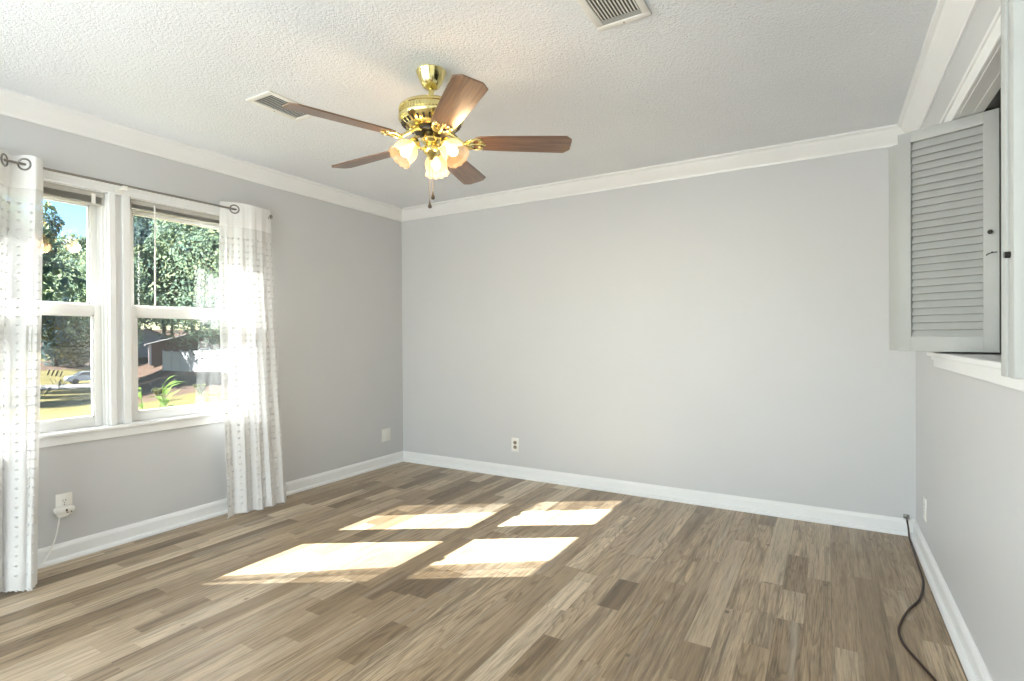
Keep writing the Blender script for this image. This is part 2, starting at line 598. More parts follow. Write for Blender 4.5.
def thing(name, loc, label=None, cat=None, group=None, kind=None):
    o = bpy.data.objects.new(name, None)
    o.empty_display_size = 0.1
    o.location = loc
    COL.objects.link(o)
    return tag(o, label, cat, group, kind)

def struct(name, mb, mat, label=None, parent=None, smooth=False):
    o = mb.build(name, mat, parent, smooth)
    if parent is None:
        tag(o, label, None, None, 'structure')
        if label: o['category'] = name.split('_')[0]
    return o

# ------------------------------------------------------------------ room shell
RW, H = 4.04, 2.44
YR = -5.6                     # rear wall, behind the camera
LW = -0.15                    # outer face of the window wall
WY0, WY1, WZ0, WZ1 = -3.24, -1.645, 0.69, 2.062     # double window opening
OY0, OY1, OZ0, OZ1 = -2.87, -0.85, 1.115, 2.066     # interior opening in the right wall
RWO = RW + 0.16
DX0, DX1, DZ1 = 0.65, 3.35, 2.05                    # patio door added for the fill, behind the camera

struct('floor', MB().box((LW, YR - 0.15, -0.12), (RWO, 0.15, 0.0)), MT['floor'], 'brown and grey weathered wood-look plank floor')
struct('ceiling', MB().box((LW, YR - 0.15, H), (RWO, 0.15, H + 0.14)), MT['ceiling'], 'white stippled textured ceiling')
SY0, SY1, SZ0, SZ1 = -5.46, -4.45, 1.05, 2.10      # high side window added for the fill, behind the camera
w = MB()
YM = -3.7
w.box((LW, YM, 0), (0, 0, WZ0)).box((LW, YM, WZ1), (0, 0, H))
w.box((LW, YM, WZ0), (0, WY0, WZ1)).box((LW, WY1, WZ0), (0, 0, WZ1))
w.box((LW, YR, 0), (0, YM, SZ0)).box((LW, YR, SZ1), (0, YM, H))
w.box((LW, YR, SZ0), (0, SY0, SZ1)).box((LW, SY1, SZ0), (0, YM, SZ1))
struct('wall_left', w, MT['wall'], 'pale grey painted wall with the double window')
struct('wall_back', MB().box((LW, 0, 0), (RWO, 0.15, H)), MT['wall'], 'blank pale grey painted far wall')
w = MB()
w.box((RW, YR, 0), (RWO, 0, OZ0)).box((RW, YR, OZ1), (RWO, 0, H))
w.box((RW, YR, OZ0), (RWO, OY0, OZ1)).box((RW, OY1, OZ0), (RWO, 0, OZ1))
struct('wall_right', w, MT['wall'], 'pale grey painted wall with the shuttered opening')
w = MB()
w.box((LW, YR - 0.15, 0), (DX0, YR, H)).box((DX1, YR - 0.15, 0), (RWO, YR, H)).box((DX0, YR - 0.15, DZ1), (DX1, YR, H))
struct('wall_rear', w, MT['wall'], 'pale grey painted wall behind the viewer')

# room beyond the shuttered opening
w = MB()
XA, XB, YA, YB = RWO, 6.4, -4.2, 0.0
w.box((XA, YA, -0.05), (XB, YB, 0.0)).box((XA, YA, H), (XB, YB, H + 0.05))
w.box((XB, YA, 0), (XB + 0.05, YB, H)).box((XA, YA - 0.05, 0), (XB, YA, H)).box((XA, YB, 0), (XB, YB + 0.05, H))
struct('wall_hall', w, MT['unlit_room'], 'room seen through the gap behind the shutter, its darkness painted as near-black walls')

# trim profiles: (distance from wall, height)
crown = [(0, H - 0.102), (0.010, H - 0.102), (0.013, H - 0.090), (0.022, H - 0.080), (0.050, H - 0.052), (0.068, H - 0.032),
         (0.074, H - 0.020), (0.085, H - 0.016), (0.093, H - 0.012), (0.093, H), (0, H)]
base = [(0, 0), (0.035, 0), (0.035, 0.010), (0.030, 0.019), (0.017, 0.023), (0.016, 0.074), (0.012, 0.084), (0.005, 0.094), (0, 0.095)]
def along(prof, wall, a, b, ma, mb_):
    """extrude the profile along a wall, mitred by the projection at either end"""
    m = MB()
    n = len(prof)
    def pt(p, z, t):
        return {'left': (p, t, z), 'right': (RW - p, t, z), 'back': (t, -p, z), 'rear': (t, YR + p, z)}[wall]
    vs_ = [pt(p, z, a + (p if ma else 0)) for p, z in prof] + [pt(p, z, b - (p if mb_ else 0)) for p, z in prof]
    fs = [(i, (i + 1) % n, n + (i + 1) % n, n + i) for i in range(n)] + [tuple(range(n)), tuple(range(2 * n - 1, n - 1, -1))]
    return m.add(vs_, fs)
for nm, prof, kind in (('trim', crown, 'crown moulding'), ('baseboard', base, 'baseboard')):
    for i, wl in enumerate(('left', 'back', 'right', 'rear')):
        nn = 'trim_%d' % (i + 1) if nm == 'trim' else 'baseboard_' + wl
        lab = 'white %s along the %s wall' % (kind, {'left': 'window', 'back': 'far', 'right': 'shuttered', 'rear': 'rear'}[wl])
        if wl in ('left', 'right'):
            struct(nn, along(prof, wl, YR, 0, True, True), MT['trim'], lab)
        elif wl == 'back':
            struct(nn, along(prof, wl, 0, RW, True, True), MT['trim'], lab)
        elif nm == 'trim':
            struct(nn, along(prof, wl, 0, RW, True, True), MT['trim'], lab)
        else:
            mb = along(prof, wl, 0, DX0 - 0.09, True, False)
            m2 = along(prof, wl, DX1 + 0.09, RW, False, True)
            mb.add(m2.v, m2.f)
            struct(nn, mb, MT['trim'], lab)

# ------------------------------------------------------------------ double window in the left wall
cas = MB()
CX = 0.018
cas.bbox((0, WY0 - 0.085, 2.052), (CX, WY1 + 0.085, 2.10), 0.004)
cas.bbox((0, WY0 - 0.02, 2.050), (CX + 0.006, WY1 + 0.02, 2.058), 0.002)
cas.bbox((0, WY0 - 0.085, 0.70), (CX, WY0 + 0.005, 2.052), 0.004).bbox((0, WY1 - 0.005, 0.70), (CX, WY1 + 0.085, 2.052), 0.004)
cas.box((0, WY0 - 0.085, 2.088), (CX + 0.008, WY1 + 0.085, 2.102))
# mullion cover: two raised edges and a flat centre
cas.box((-0.14, -2.478, 0.70), (-0.008, -2.379, 2.06))
cas.bbox((-0.01, -2.484, 0.70), (0.017, -2.449, 2.052), 0.004).bbox((-0.01, -2.414, 0.70), (0.017, -2.374, 2.052), 0.004)
struct('trim_5', cas, MT['trim'], 'white casing around the double window')
st = MB()
st.bbox((-0.145, WY0, 0.680), (0.0, WY1, 0.700), 0.002)
st.bbox((-0.001, WY0 - 0.12, 0.680), (0.042, WY1 + 0.12, 0.700), 0.006)
st.bbox((0, WY0 - 0.10, 0.628), (0.016, WY1 + 0.10, 0.680), 0.004)
struct('trim_6', st, MT['trim'], 'white window stool and apron under the double window')

def sash(name, root, x0, x1, y0, y1, z0, z1, stile, top, bot, screen=False):
    s = MB()
    s.bbox((x0, y0, z0), (x1, y0 + stile, z1), 0.003).bbox((x0, y1 - stile, z0), (x1, y1, z1), 0.003)
    s.bbox((x0, y0 + stile - 0.002, z0), (x1, y1 - stile + 0.002, z0 + bot), 0.003)
    s.bbox((x0, y0 + stile - 0.002, z1 - top), (x1, y1 - stile + 0.002, z1), 0.003)
    xm = (x0 + x1) / 2
    # glazing bead
    e = 0.008
    for a, b in (((y0 + stile, z0 + bot), (y0 + stile + e, z1 - top)), ((y1 - stile - e, z0 + bot), (y1 - stile, z1 - top)),
                 ((y0 + stile, z0 + bot), (y1 - stile, z0 + bot + e)), ((y0 + stile, z1 - top - e), (y1 - stile, z1 - top))):
        s.box((xm - 0.010, a[0], a[1]), (xm + 0.010, b[0], b[1]))
    o = s.build(name, MT['vinyl'], root, smooth=True)
    MB().box((xm - 0.002, y0 + stile - 0.004, z0 + bot - 0.004), (xm + 0.002, y1 - stile + 0.004, z1 - top + 0.004)).build('pane', MT['glass'], o)
    return o

def double_hung(name, ya, yb, label):
    root = thing(name, (-0.07, (ya + yb) / 2, 0.70), label, 'window', None, 'structure')
    f = MB()
    f.box((-0.145, ya, 0.70), (-0.004, ya + 0.014, 2.058)).box((-0.145, yb - 0.014, 0.70), (-0.004, yb, 2.058))
    f.box((-0.145, ya, 2.044), (-0.004, yb, 2.062))
    for y0, y1 in ((ya + 0.014, ya + 0.026), (yb - 0.026, yb - 0.014)):      # stops and parting beads
        f.box((-0.036, y0, 0.70), (-0.026, y1, 2.046)).box((-0.079, y0, 0.70), (-0.076, y1, 2.046)).box((-0.130, y0, 0.70), (-0.118, y1, 2.046))
    f.build('window_frame', MT['vinyl'], root)
    lo = sash('lower_sash', root, -0.075, -0.040, ya + 0.016, yb - 0.016, 0.702, 1.398, 0.044, 0.058, 0.052)
    MB().bbox((-0.060, (ya + yb) / 2 - 0.03, 1.398), (-0.040, (ya + yb) / 2 + 0.03, 1.412), 0.004).build('sash_lock', MT['vinyl'], lo)
    sash('upper_sash', root, -0.116, -0.081, ya + 0.016, yb - 0.016, 1.348, 2.044, 0.044, 0.068, 0.055)
    sc = MB().box((-0.136, ya + 0.016, 0.702), (-0.135, yb - 0.016, 1.372))
    sc.build('insect_screen', MT['screen'], root)
    sf = MB()
    for a, b in (((ya + 0.014, 0.70), (ya + 0.03, 1.38)), ((yb - 0.03, 0.70), (yb - 0.014, 1.38)), ((ya + 0.014, 0.70), (yb - 0.014, 0.716)), ((ya + 0.014, 1.364), (yb - 0.014, 1.38))):
        sf.box((-0.142, a[0], a[1]), (-0.130, b[0], b[1]))
    sf.build('screen_frame', MT['vinyl'], root)
    return root
double_hung('window_1', -3.235, -2.478, 'white double-hung window half hidden by the left sheer curtain')
double_hung('window_2', -2.379, -1.650, 'white double-hung window nearer the far corner, with the blind wand')

def mini_blind(ya, yb, zb, label, wand):
    root = thing('mini_blind', (-0.02, (ya + yb) / 2, 2.0), label, 'window blind', 'raised mini blinds in the double window')
    MB().bbox((-0.034, ya, 2.014), (-0.008, yb, 2.043), 0.003).build('headrail', MT['blind'], root)
    s = MB()
    z = 2.010
    while z > zb + 0.008:
        s.prism([(-0.033, 0), (-0.021, 0.0016), (-0.009, 0), (-0.009, 0.0008), (-0.021, 0.0024), (-0.033, 0.0008)],
                lambda a, b, t, z=z: (a, t, z + b), ya + 0.004, yb - 0.004)
        z -= 0.0038
    s.build('slat_stack', MT['blind'], root)
    MB().bbox((-0.033, ya + 0.004, zb), (-0.009, yb - 0.004, zb + 0.009), 0.002).build('bottom_rail', MT['blind'], root)
    if wand is not None:
        MB().tube([(0.0, wand, 2.022), (0.003, wand, 1.90), (0.002, wand - 0.002, 1.395)], 0.0042, 6).build('wand', MT['plastic'], root)
        MB().tube([(-0.008, wand, 2.026), (0.0, wand, 2.026), (0.0, wand, 2.014)], 0.003, 6).build('wand_hook', MT['plastic'], root)
    else:
        MB().bbox((-0.008, -2.560, 1.972), (-0.004, -2.540, 2.030), 0.002).build('cord_clip', MT['plastic'], root)
    return root
mini_blind(-3.210, -2.500, 1.970, 'raised grey-white mini blind at the top of the left window, no wand showing', None)
mini_blind(-2.360, -1.675, 1.984, 'raised grey-white mini blind with a long white wand, right window', -2.232)

# ------------------------------------------------------------------ curtain rod and sheer curtains
RX, RZ = 0.082, 2.090
rod = thing('curtain_rod', (RX, -2.44, RZ), 'thin brushed nickel curtain rod across the top of the double window', 'curtain rod')
MB().tube([(RX, -3.42, RZ), (RX, -1.50, RZ)], 0.0065, 12).build('pole', MT['rod'], rod, smooth=True)
for y in (-3.40, -1.515):
    b = MB().tube([(0.0, y, RZ - 0.012), (RX - 0.01, y, RZ - 0.012)], 0.006, 8)
    b.bbox((0.0, y - 0.014, RZ - 0.045), (0.006, y + 0.014, RZ + 0.02), 0.002)
    b.tube([(RX, y - 0.008, RZ - 0.012), (RX, y + 0.008, RZ - 0.012)], 0.011, 10)
    b.build('bracket', MT['rod'], rod, smooth=True)
b = MB().bbox((0.017, -2.452, 2.045), (0.022, -2.412, 2.104), 0.002).tube([(0.018, -2.432, 2.078), (RX, -2.432, 2.078)], 0.006, 8)
b.tube([(RX, -2.444, 2.078), (RX, -2.420, 2.078)], 0.0125, 10)
b.build('bracket', MT['plastic'], rod, smooth=True)
for y, s in ((-3.42, -1), (-1.50, 1)):
    pr = [(0.006, 0), (0.012, 0.004), (0.015, 0.012), (0.012, 0.021), (0.004, 0.026), (0.0005, 0.0265)]
    rm = Matrix.Translation((RX, y, RZ)) @ Matrix.Rotation(-s * PI / 2, 4, 'X')
    MB().lathe(pr, 16, rm).build('finial', MT['rod'], rod, smooth=True)

def curtain(y_top, y_bot, folds, label, seed, ph0, amp, lean, ripples, cols):
    rnd = random.Random(seed)
    root = thing('sheer_curtain', (RX, sum(y_top) / 2, 0.0), label, 'curtain', 'white tufted sheer curtains at the double window')
    ZT, ZB, NU, NV = 2.134, 0.012, 96, 64
    def shape(u, v):          # u across 0..1, v from the top 0 to the hem 1
        a = y_top[0] + (y_top[1] - y_top[0]) * u
        b = y_bot[0] + (y_bot[1] - y_bot[0]) * u
        e = v ** 1.3
        ph = ph0 + 2 * PI * folds * u
        A = amp * (1 - 0.18 * v) * (1 + 0.3 * v * math.sin(5.1 * u + seed))
        y = a + (b - a) * e + 0.010 * v * math.sin(ph * 0.5 + 3 * v + seed) + 0.35 * A * math.sin(2 * ph + 0.6) * (0.3 + 0.7 * v)
        x = RX + A * math.sin(ph + 0.45 * v * math.sin(4 * u + 2 * v + seed)) + 0.010 * v * math.sin(9 * u + 2.5 * v + seed) + lean * v * v
        g = min(1.0, v * 2.6)
        x += 0.016 * g * math.sin(2 * PI * ripples * u + 1.3 * math.sin(3 * v + seed)) + 0.004 * g * math.sin(2 * PI * ripples * 2.7 * u + 2 * v)
        z = ZT + (ZB - ZT) * v
        if v == 0: z += 0.004 * math.sin(ph * 2.0 + 1)
        if v == 1: z += 0.010 * abs(math.sin(ph * 1.5 + seed))
        return Vector((max(x, 0.046 + (0.0 if v < 0.9 else 0.004)), y, z))
    m = MB()
    vs_ = [shape(i / NU, j / NV) for j in range(NV + 1) for i in range(NU + 1)]
    fs = [[], []]
    for j in range(NV):
        for i in range(NU):
            q = (j * (NU + 1) + i, j * (NU + 1) + i + 1, (j + 1) * (NU + 1) + i + 1, (j + 1) * (NU + 1) + i)
            fs[0 if j >= 5 else 1].append(q)
    o = len(m.v)
    m.v += vs_
    for k in (0, 1):
        for q in fs[k]:
            m.f.append(list(q)); m.mi.append(k)
    # woven cotton tufts in staggered rows: surface pattern of the cloth
    m.cur = 2
    rows = 42
    for j in range(rows):
        v = 0.105 + (j + 0.5) * 0.87 / rows
        for i in range(cols):
            u = (i + 0.5) / cols
            p = shape(u, v)
            p2 = shape(min(1, u + 0.004), v)
            tg = (p2 - p); tg.z = 0
            if tg.length < 1e-6: continue
            tg.normalize()
            nrm = Vector((tg.y, -tg.x, 0))
            s = 0.0120 * rnd.uniform(0.8, 1.2)
            for sd_ in (1,):
                c = p + nrm * 0.002 * sd_
                vv = [c + tg * s, c + Vector((0, 0, s * 0.55)), c - tg * s, c - Vector((0, 0, s * 0.75)), c + nrm * s * 0.6, c - nrm * s * 0.6]
                m.add(vv, [(0, 1, 4), (1, 2, 4), (2, 3, 4), (3, 0, 4), (1, 0, 5), (2, 1, 5), (3, 2, 5), (0, 3, 5)])
    # frayed fringe at the hem
    m.cur = 2
    for i in range(0, NU, 2):
        p = shape((i + rnd.random()) / NU, 1.0)
        s = 0.008 * rnd.uniform(0.7, 1.3)
        p.z = max(p.z, s * 0.8)
        vv = [p + Vector((s, 0, 0)), p + Vector((0, s, 0)), p - Vector((s, 0, 0)), p - Vector((0, s, 0)), p + Vector((0, 0, s * 0.7)), p - Vector((0, 0, s * 0.7))]
        m.add(vv, [(0, 1, 4), (1, 2, 4), (2, 3, 4), (3, 0, 4), (1, 0, 5), (2, 1, 5), (3, 2, 5), (0, 3, 5)])
    fab = m.build('fabric', [MT['sheer'], MT['header'], MT['tuft']], root, smooth=True)
    # grommets where the cloth crosses the rod
    for k in range(-4, 12):
        u = (k * PI - ph0) / (2 * PI * folds)
        if not 0.02 < u < 0.98:
            continue
        v = (ZT - RZ) / (ZT - ZB)
        p = shape(u, v); q = shape(u + 0.01, v)
        tg = (q - p); tg.z = 0; tg.normalize()
        nrm = Vector((tg.y, -tg.x, 0))
        g = MB()
        ring = [p + (tg * math.cos(a) + Vector((0, 0, 1)) * math.sin(a)) * 0.028 for a in [2 * PI * i / 20 for i in range(21)]]
        g.tube(ring, 0.0050, 8, cap=False)
        g.build('grommet', MT['rod'], root, smooth=True)
    return root
curtain((-3.33, -2.805), (-3.42, -2.912), 3.4, 'white tufted sheer curtain at the left edge of the photo', 3, 0.606, 0.036, 0.21, 6.5, 15)
curtain((-1.845, -1.490), (-1.885, -1.42), 0.65, 'white tufted sheer curtain between the double window and the far corner', 5, -0.9, 0.040, 0.075, 4.6, 13)

# ------------------------------------------------------------------ wall plates
def plate_box(root, mb_from, mat='plastic', name='cover_plate'):
    return mb_from.build(name, MT[mat], root, smooth=True)

def outlet(name, wall, pos, label, dark=False):
    """duplex outlet: wall 'left','back','right'"""
    root = thing(name, pos, label, 'wall outlet', 'duplex outlets low on the walls')
    def T(u, d, z):          # u along wall, d out of the wall
        return {'left': (pos[0] + d, pos[1] + u, pos[2] + z), 'back': (pos[0] + u, pos[1] - d, pos[2] + z), 'right': (pos[0] - d, pos[1] - u, pos[2] + z)}[wall]
    p = MB().bbox(T(-0.037, 0, -0.060), T(0.037, 0.006, 0.060), 0.003)
    p.build('cover_plate', MT['plastic'], root, smooth=True)
    for s in (1, -1):
        q = MB()
        ring = []
        for k in range(20):
            a = 2 * PI * k / 20
            ring.append((0.0172 * math.cos(a), max(-0.0142, min(0.0142, 0.0175 * math.sin(a))) + s * 0.0195))
        q.prism(ring, lambda a, b, t: T(a, t, b), 0.005, 0.0075)
        r = q.build('receptacle', MT['ivory'] if dark else MT['plastic'], root, smooth=False)
        sl = MB()
        for du, hh in ((-0.0062, 0.0042), (0.0062, 0.0052)):
            sl.box(T(du - 0.0011, 0.007, s * 0.0195 + 0.003 - hh), T(du + 0.0011, 0.0078, s * 0.0195 + 0.003 + hh))
        sl.box(T(-0.0022, 0.007, s * 0.0195 - 0.0105), T(0.0022, 0.0078, s * 0.0195 - 0.0065))
        sl.build('slots', MT['dark_slot'], r)
    sc = MB()
    sc.prism([(0.003 * math.cos(2 * PI * k / 10), 0.003 * math.sin(2 * PI * k / 10)) for k in range(10)], lambda a, b, t: T(a, t, b), 0.0055, 0.0072)
    sc.build('screw', MT['rod'], root)
    return root
outlet('wall_outlet', 'left', (0.0, -2.703, 0.302), 'white duplex outlet under the double window, charger plugged in')
outlet('wall_outlet', 'back', (1.276, 0.0, 0.277), 'white duplex outlet with two tan sockets on the far wall', True)
outlet('wall_outlet', 'right', (RW, -0.375, 0.265), 'white duplex outlet on the right wall below the shutters')

bp = thing('blank_wall_plate', (0.0, -0.233, 0.288), 'white two-gang blank wall plate beside the far left corner', 'wall plate')
p = MB().bbox((0, -0.290, 0.228), (0.006, -0.176, 0.348), 0.003)
p.box((0.0055, -0.234, 0.23), (0.0066, -0.232, 0.346))
p.build('cover_plate', MT['plastic'], bp, smooth=True)
for y in (-0.262, -0.204):
    for z in (0.246, 0.330):
        MB().prism([(0.003 * math.cos(2 * PI * k / 10), 0.003 * math.sin(2 * PI * k / 10)) for k in range(10)],
                   lambda a, b, t, y=y, z=z: (t, y + a, z + b), 0.0055, 0.0072).build('screw', MT['plastic'], bp)

# white power adapter in the left outlet, its flex falling behind the curtain
pa = thing('power_adapter', (0.0085, -2.70, 0.283), 'white plug-in adapter in the outlet under the window, flex hanging to the floor', 'charger')
m = MB().bbox((0.009, -2.757, 0.262), (0.050, -2.667, 0.296), 0.012)
m.bbox((0.012, -2.742, 0.240), (0.044, -2.690, 0.270), 0.010)
m.build('adapter_body', MT['plastic'], pa, smooth=True)
m = MB().box((0.0500, -2.712, 0.272), (0.0512, -2.704, 0.284)).box((0.0500, -2.690, 0.264), (0.0512, -2.684, 0.270)).box((0.0500, -2.708, 0.264), (0.0512, -2.700, 0.268))
m.build('socket_slots', MT['dark_slot'], pa)
pts = [(0.028, -2.732, 0.244), (0.034, -2.740, 0.20), (0.040, -2.755, 0.14), (0.046, -2.778, 0.085), (0.055, -2.805, 0.045), (0.068, -2.845, 0.012), (0.07, -2.90, 0.004), (0.06, -2.98, 0.004)]
def smooth_pts(p, n=6):
    p = [Vector(q) for q in p]
    out = []
    for i in range(len(p) - 1):
        a, b, c, d = p[max(i - 1, 0)], p[i], p[i + 1], p[min(i + 2, len(p) - 1)]
        for k in range(n):
            t = k / n
            out.append(0.5 * ((2 * b) + (c - a) * t + (2 * a - 5 * b + 4 * c - d) * t * t + (3 * b - a - 3 * c + d) * t ** 3))
    return out + [p[-1]]
MB().tube(smooth_pts(pts), 0.0034, 8).build('flex', MT['plastic'], pa, smooth=True)

# coaxial cable from the far right corner across the floor
cx = thing('coaxial_cable', (3.997, -0.02, 0.102), 'dark coaxial cable from the far right corner snaking over the floor', 'cable')
zf = 0.0050
pts = [(3.992, -0.022, 0.104), (3.994, -0.046, 0.085), (3.998, -0.06, 0.045), (3.998, -0.09, 0.012), (3.996, -0.20, zf), (3.992, -0.44, zf), (3.986, -0.72, zf), (3.947, -0.947, zf), (3.89, -1.10, zf), (3.853, -1.225, zf),
       (3.833, -1.336, zf), (3.842, -1.44, zf), (3.876, -1.55, zf), (3.91, -1.66, zf), (3.93, -1.80, zf), (3.90, -2.0, zf), (3.84, -2.15, zf)]
MB().tube(smooth_pts(pts), 0.0048, 8).build('cable', MT['cable'], cx, smooth=True)
m = MB().tube([(3.992, -0.006, 0.108), (3.992, -0.020, 0.106)], 0.0075, 6).tube([(3.992, -0.020, 0.106), (3.993, -0.038, 0.096)], 0.0056, 10)
m.build('connector', MT['rod'], cx, smooth=True)
MB().bbox((3.978, -0.0065, 0.0965), (4.008, 0.0, 0.122), 0.002).build('jack_plate', MT['rod'], cx, smooth=True)

# ------------------------------------------------------------------ ceiling vents
def vent(cxy, size, along_y, label, damper):
    root = thing('ceiling_vent', (cxy[0], cxy[1], H), label, 'air vent', 'white registers in the ceiling')
    hx, hy = size[0] / 2, size[1] / 2
    x, y = cxy
    fw_ = 0.030
    f = MB()
    zt, zb = H, H - 0.009
    def frame_piece(a, b):
        f.bbox((a[0], a[1], zb), (b[0], b[1], zt), 0.004)
    frame_piece((x - hx, y - hy), (x + hx, y - hy + fw_)); frame_piece((x - hx, y + hy - fw_), (x + hx, y + hy))
    frame_piece((x - hx, y - hy + fw_ - 0.001), (x - hx + fw_, y + hy - fw_ + 0.001)); frame_piece((x + hx - fw_, y - hy + fw_ - 0.001), (x + hx, y + hy - fw_ + 0.001))
    f.build('frame', MT['vent'], root, smooth=True)
    MB().box((x - hx + fw_ - 0.002, y - hy + fw_ - 0.002, H - 0.0012), (x + hx - fw_ + 0.002, y + hy - fw_ + 0.002, H - 0.0002)).build('duct_shadow_plate', MT['duct_shade'], root)  # grey sheet in place of the shade behind the slats
    s = MB()
    pitch = 0.0125
    if along_y:
        n = int((2 * hx - 2 * fw_) / pitch)
        y1 = y + hy - fw_ - (0.030 if damper else 0.0)
        for k in range(n):
            xx = x - hx + fw_ + (k + 0.5) * (2 * hx - 2 * fw_) / n
            s.prism([(-0.0042, -0.0015), (0.0040, -0.0075), (0.0048, -0.0067), (-0.0034, -0.0007)], lambda a, b, t, xx=xx: (xx + a, t, H + b), y - hy + fw_, y1)
    else:
        n = int((2 * hy - 2 * fw_) / pitch)
        for k in range(n):
            yy = y - hy + fw_ + (k + 0.5) * (2 * hy - 2 * fw_) / n
            s.prism([(0.0042, -0.0015), (-0.0040, -0.0075), (-0.0048, -0.0067), (0.0034, -0.0007)], lambda a, b, t, yy=yy: (t, yy + a, H + b), x - hx + fw_, x + hx - fw_)
    s.build('louver_slats', MT['vent'], root)
    if damper:
        MB().box((x - hx + fw_, y + hy - fw_ - 0.028, H - 0.006), (x + hx - fw_, y + hy - fw_ - 0.001, H - 0.003)).build('damper_plate', MT['shutter'], root)
    for sx_ in ((0, 1), (0, -1)) if along_y else ((1, 0), (-1, 0)):
        px_, py_ = x + sx_[0] * (hx - fw_ / 2), y + sx_[1] * (hy - fw_ / 2)
        MB().lathe([(0.0042, zb + 0.0005), (0.0036, zb - 0.0012), (0.0005, zb - 0.0018)], 10, Matrix.Translation((px_, py_, 0))).build('screw', MT['rod'], root)
    return root
vent((1.095, -2.115), (0.20, 0.32), False, 'white ceiling vent behind the tip of the left fan blade', False)
vent((2.905, -2.075), (0.215, 0.33), True, 'white ceiling vent at the top edge of the photo, right of the fan', True)

# ------------------------------------------------------------------ ceiling fan
FX, FY = 2.0, -2.0
fan = thing('ceiling_fan', (FX, FY, H), 'polished brass ceiling fan with five walnut blades and three lit glass shades', 'ceiling fan')
TF = Matrix.Translation((FX, FY, 0))
def zl(prof): return prof
MB().lathe([(0.0005, H), (0.066, H), (0.070, H - 0.006), (0.067, H - 0.014), (0.060, H - 0.034), (0.050, H - 0.056), (0.037, H - 0.076), (0.026, H - 0.084), (0.016, H - 0.086), (0.0005, H - 0.086)], 40, TF).build('canopy', MT['brass'], fan, smooth=True)
MB().lathe([(0.0125, 2.36), (0.0125, 2.290), (0.022, 2.286), (0.024, 2.276)], 24, TF).build('downrod', MT['brass'], fan, smooth=True)
TMO = Matrix.Translation((FX, FY, -0.025))          # the motor hangs a little below its rod
m = MB()
m.lathe([(0.0005, 2.306), (0.05, 2.304), (0.110, 2.300), (0.138, 2.294), (0.149, 2.284), (0.151, 2.276), (0.147, 2.272), (0.147, 2.248), (0.152, 2.244), (0.152, 2.236),
         (0.146, 2.226), (0.128, 2.208), (0.100, 2.193), (0.062, 2.188), (0.0005, 2.188)], 60, TMO)
motor = m.build('motor_housing', MT['brass'], fan, smooth=True)
ribs = MB()
for k in range(60):
    a = 2 * PI * k / 60
    rm = TMO @ Matrix.Rotation(a, 4, 'Z')
    ribs.box((0.1462, -0.0036, 2.250), (0.1495, 0.0036, 2.270), rm)
ribs.build('fluted_band', MT['brass'], motor)
sl = MB()
for k in range(30):
    a = 2 * PI * (k + 0.5) / 30
    rm = TMO @ Matrix.Rotation(a, 4, 'Z') @ Matrix.Translation((0.1300, 0, 2.2085)) @ Matrix.Rotation(math.radians(-41), 4, 'Y')
    sl.box((-0.012, -0.0042, -0.0012), (0.012, 0.0042, 0.0022), rm)
sl.build('cooling_slots', MT['dark_slot'], motor)
# flywheel and switch housing
MB().lathe([(0.0005, 2.165), (0.075, 2.165), (0.078, 2.157), (0.075, 2.149), (0.0005, 2.149)], 36, TF).build('flywheel', MT['knob'], fan, smooth=True)
MB().lathe([(0.030, 2.152), (0.040, 2.150), (0.046, 2.144), (0.046, 2.128), (0.050, 2.122), (0.050, 2.114), (0.040, 2.104), (0.030, 2.098), (0.0005, 2.097)], 36, TF).build('switch_housing', MT['brass'], fan, smooth=True)
MB().lathe([(0.024, 2.100), (0.034, 2.092), (0.040, 2.080), (0.040, 2.066), (0.030, 2.052), (0.016, 2.042), (0.012, 2.034), (0.007, 2.028), (0.0005, 2.025)], 32, TF).build('light_fitter', MT['brass'], fan, smooth=True)

BZ = 2.108
blade_objs = []
A0 = 33.8
PITCH = math.radians(-12)
def blade_mesh():
    m = MB()
    # outline: rounded root, gently widening, clipped tip corners
    L0, L1 = 0.195, 0.655
    half = [(L0, 0.028), (L0 + 0.012, 0.046), (L0 + 0.035, 0.054), (0.32, 0.060), (0.45, 0.0645), (0.58, 0.068), (L1 - 0.028, 0.069), (L1 - 0.006, 0.048), (L1, 0.040)]
    pts = [(x, y) for x, y in half] + [(x, -y) for x, y in reversed(half)]
    n = len(pts)
    t = 0.0032
    vs_ = []
    for zz, inset in ((-t, 0.0015), (-t + 0.0014, 0), (t - 0.0014, 0), (t, 0.0015)):
        for x, y in pts:
            sy = (abs(y) - inset) * (1 if y > 0 else -1)
            vs_.append((x, sy, zz))
    fs = []
    for r in range(3):
        for i in range(n):
            fs.append((r * n + i, r * n + (i + 1) % n, (r + 1) * n + (i + 1) % n, (r + 1) * n + i))
    fs.append(tuple(range(n - 1, -1, -1)))
    fs.append(tuple(3 * n + i for i in range(n)))
    return m.add(vs_, fs)
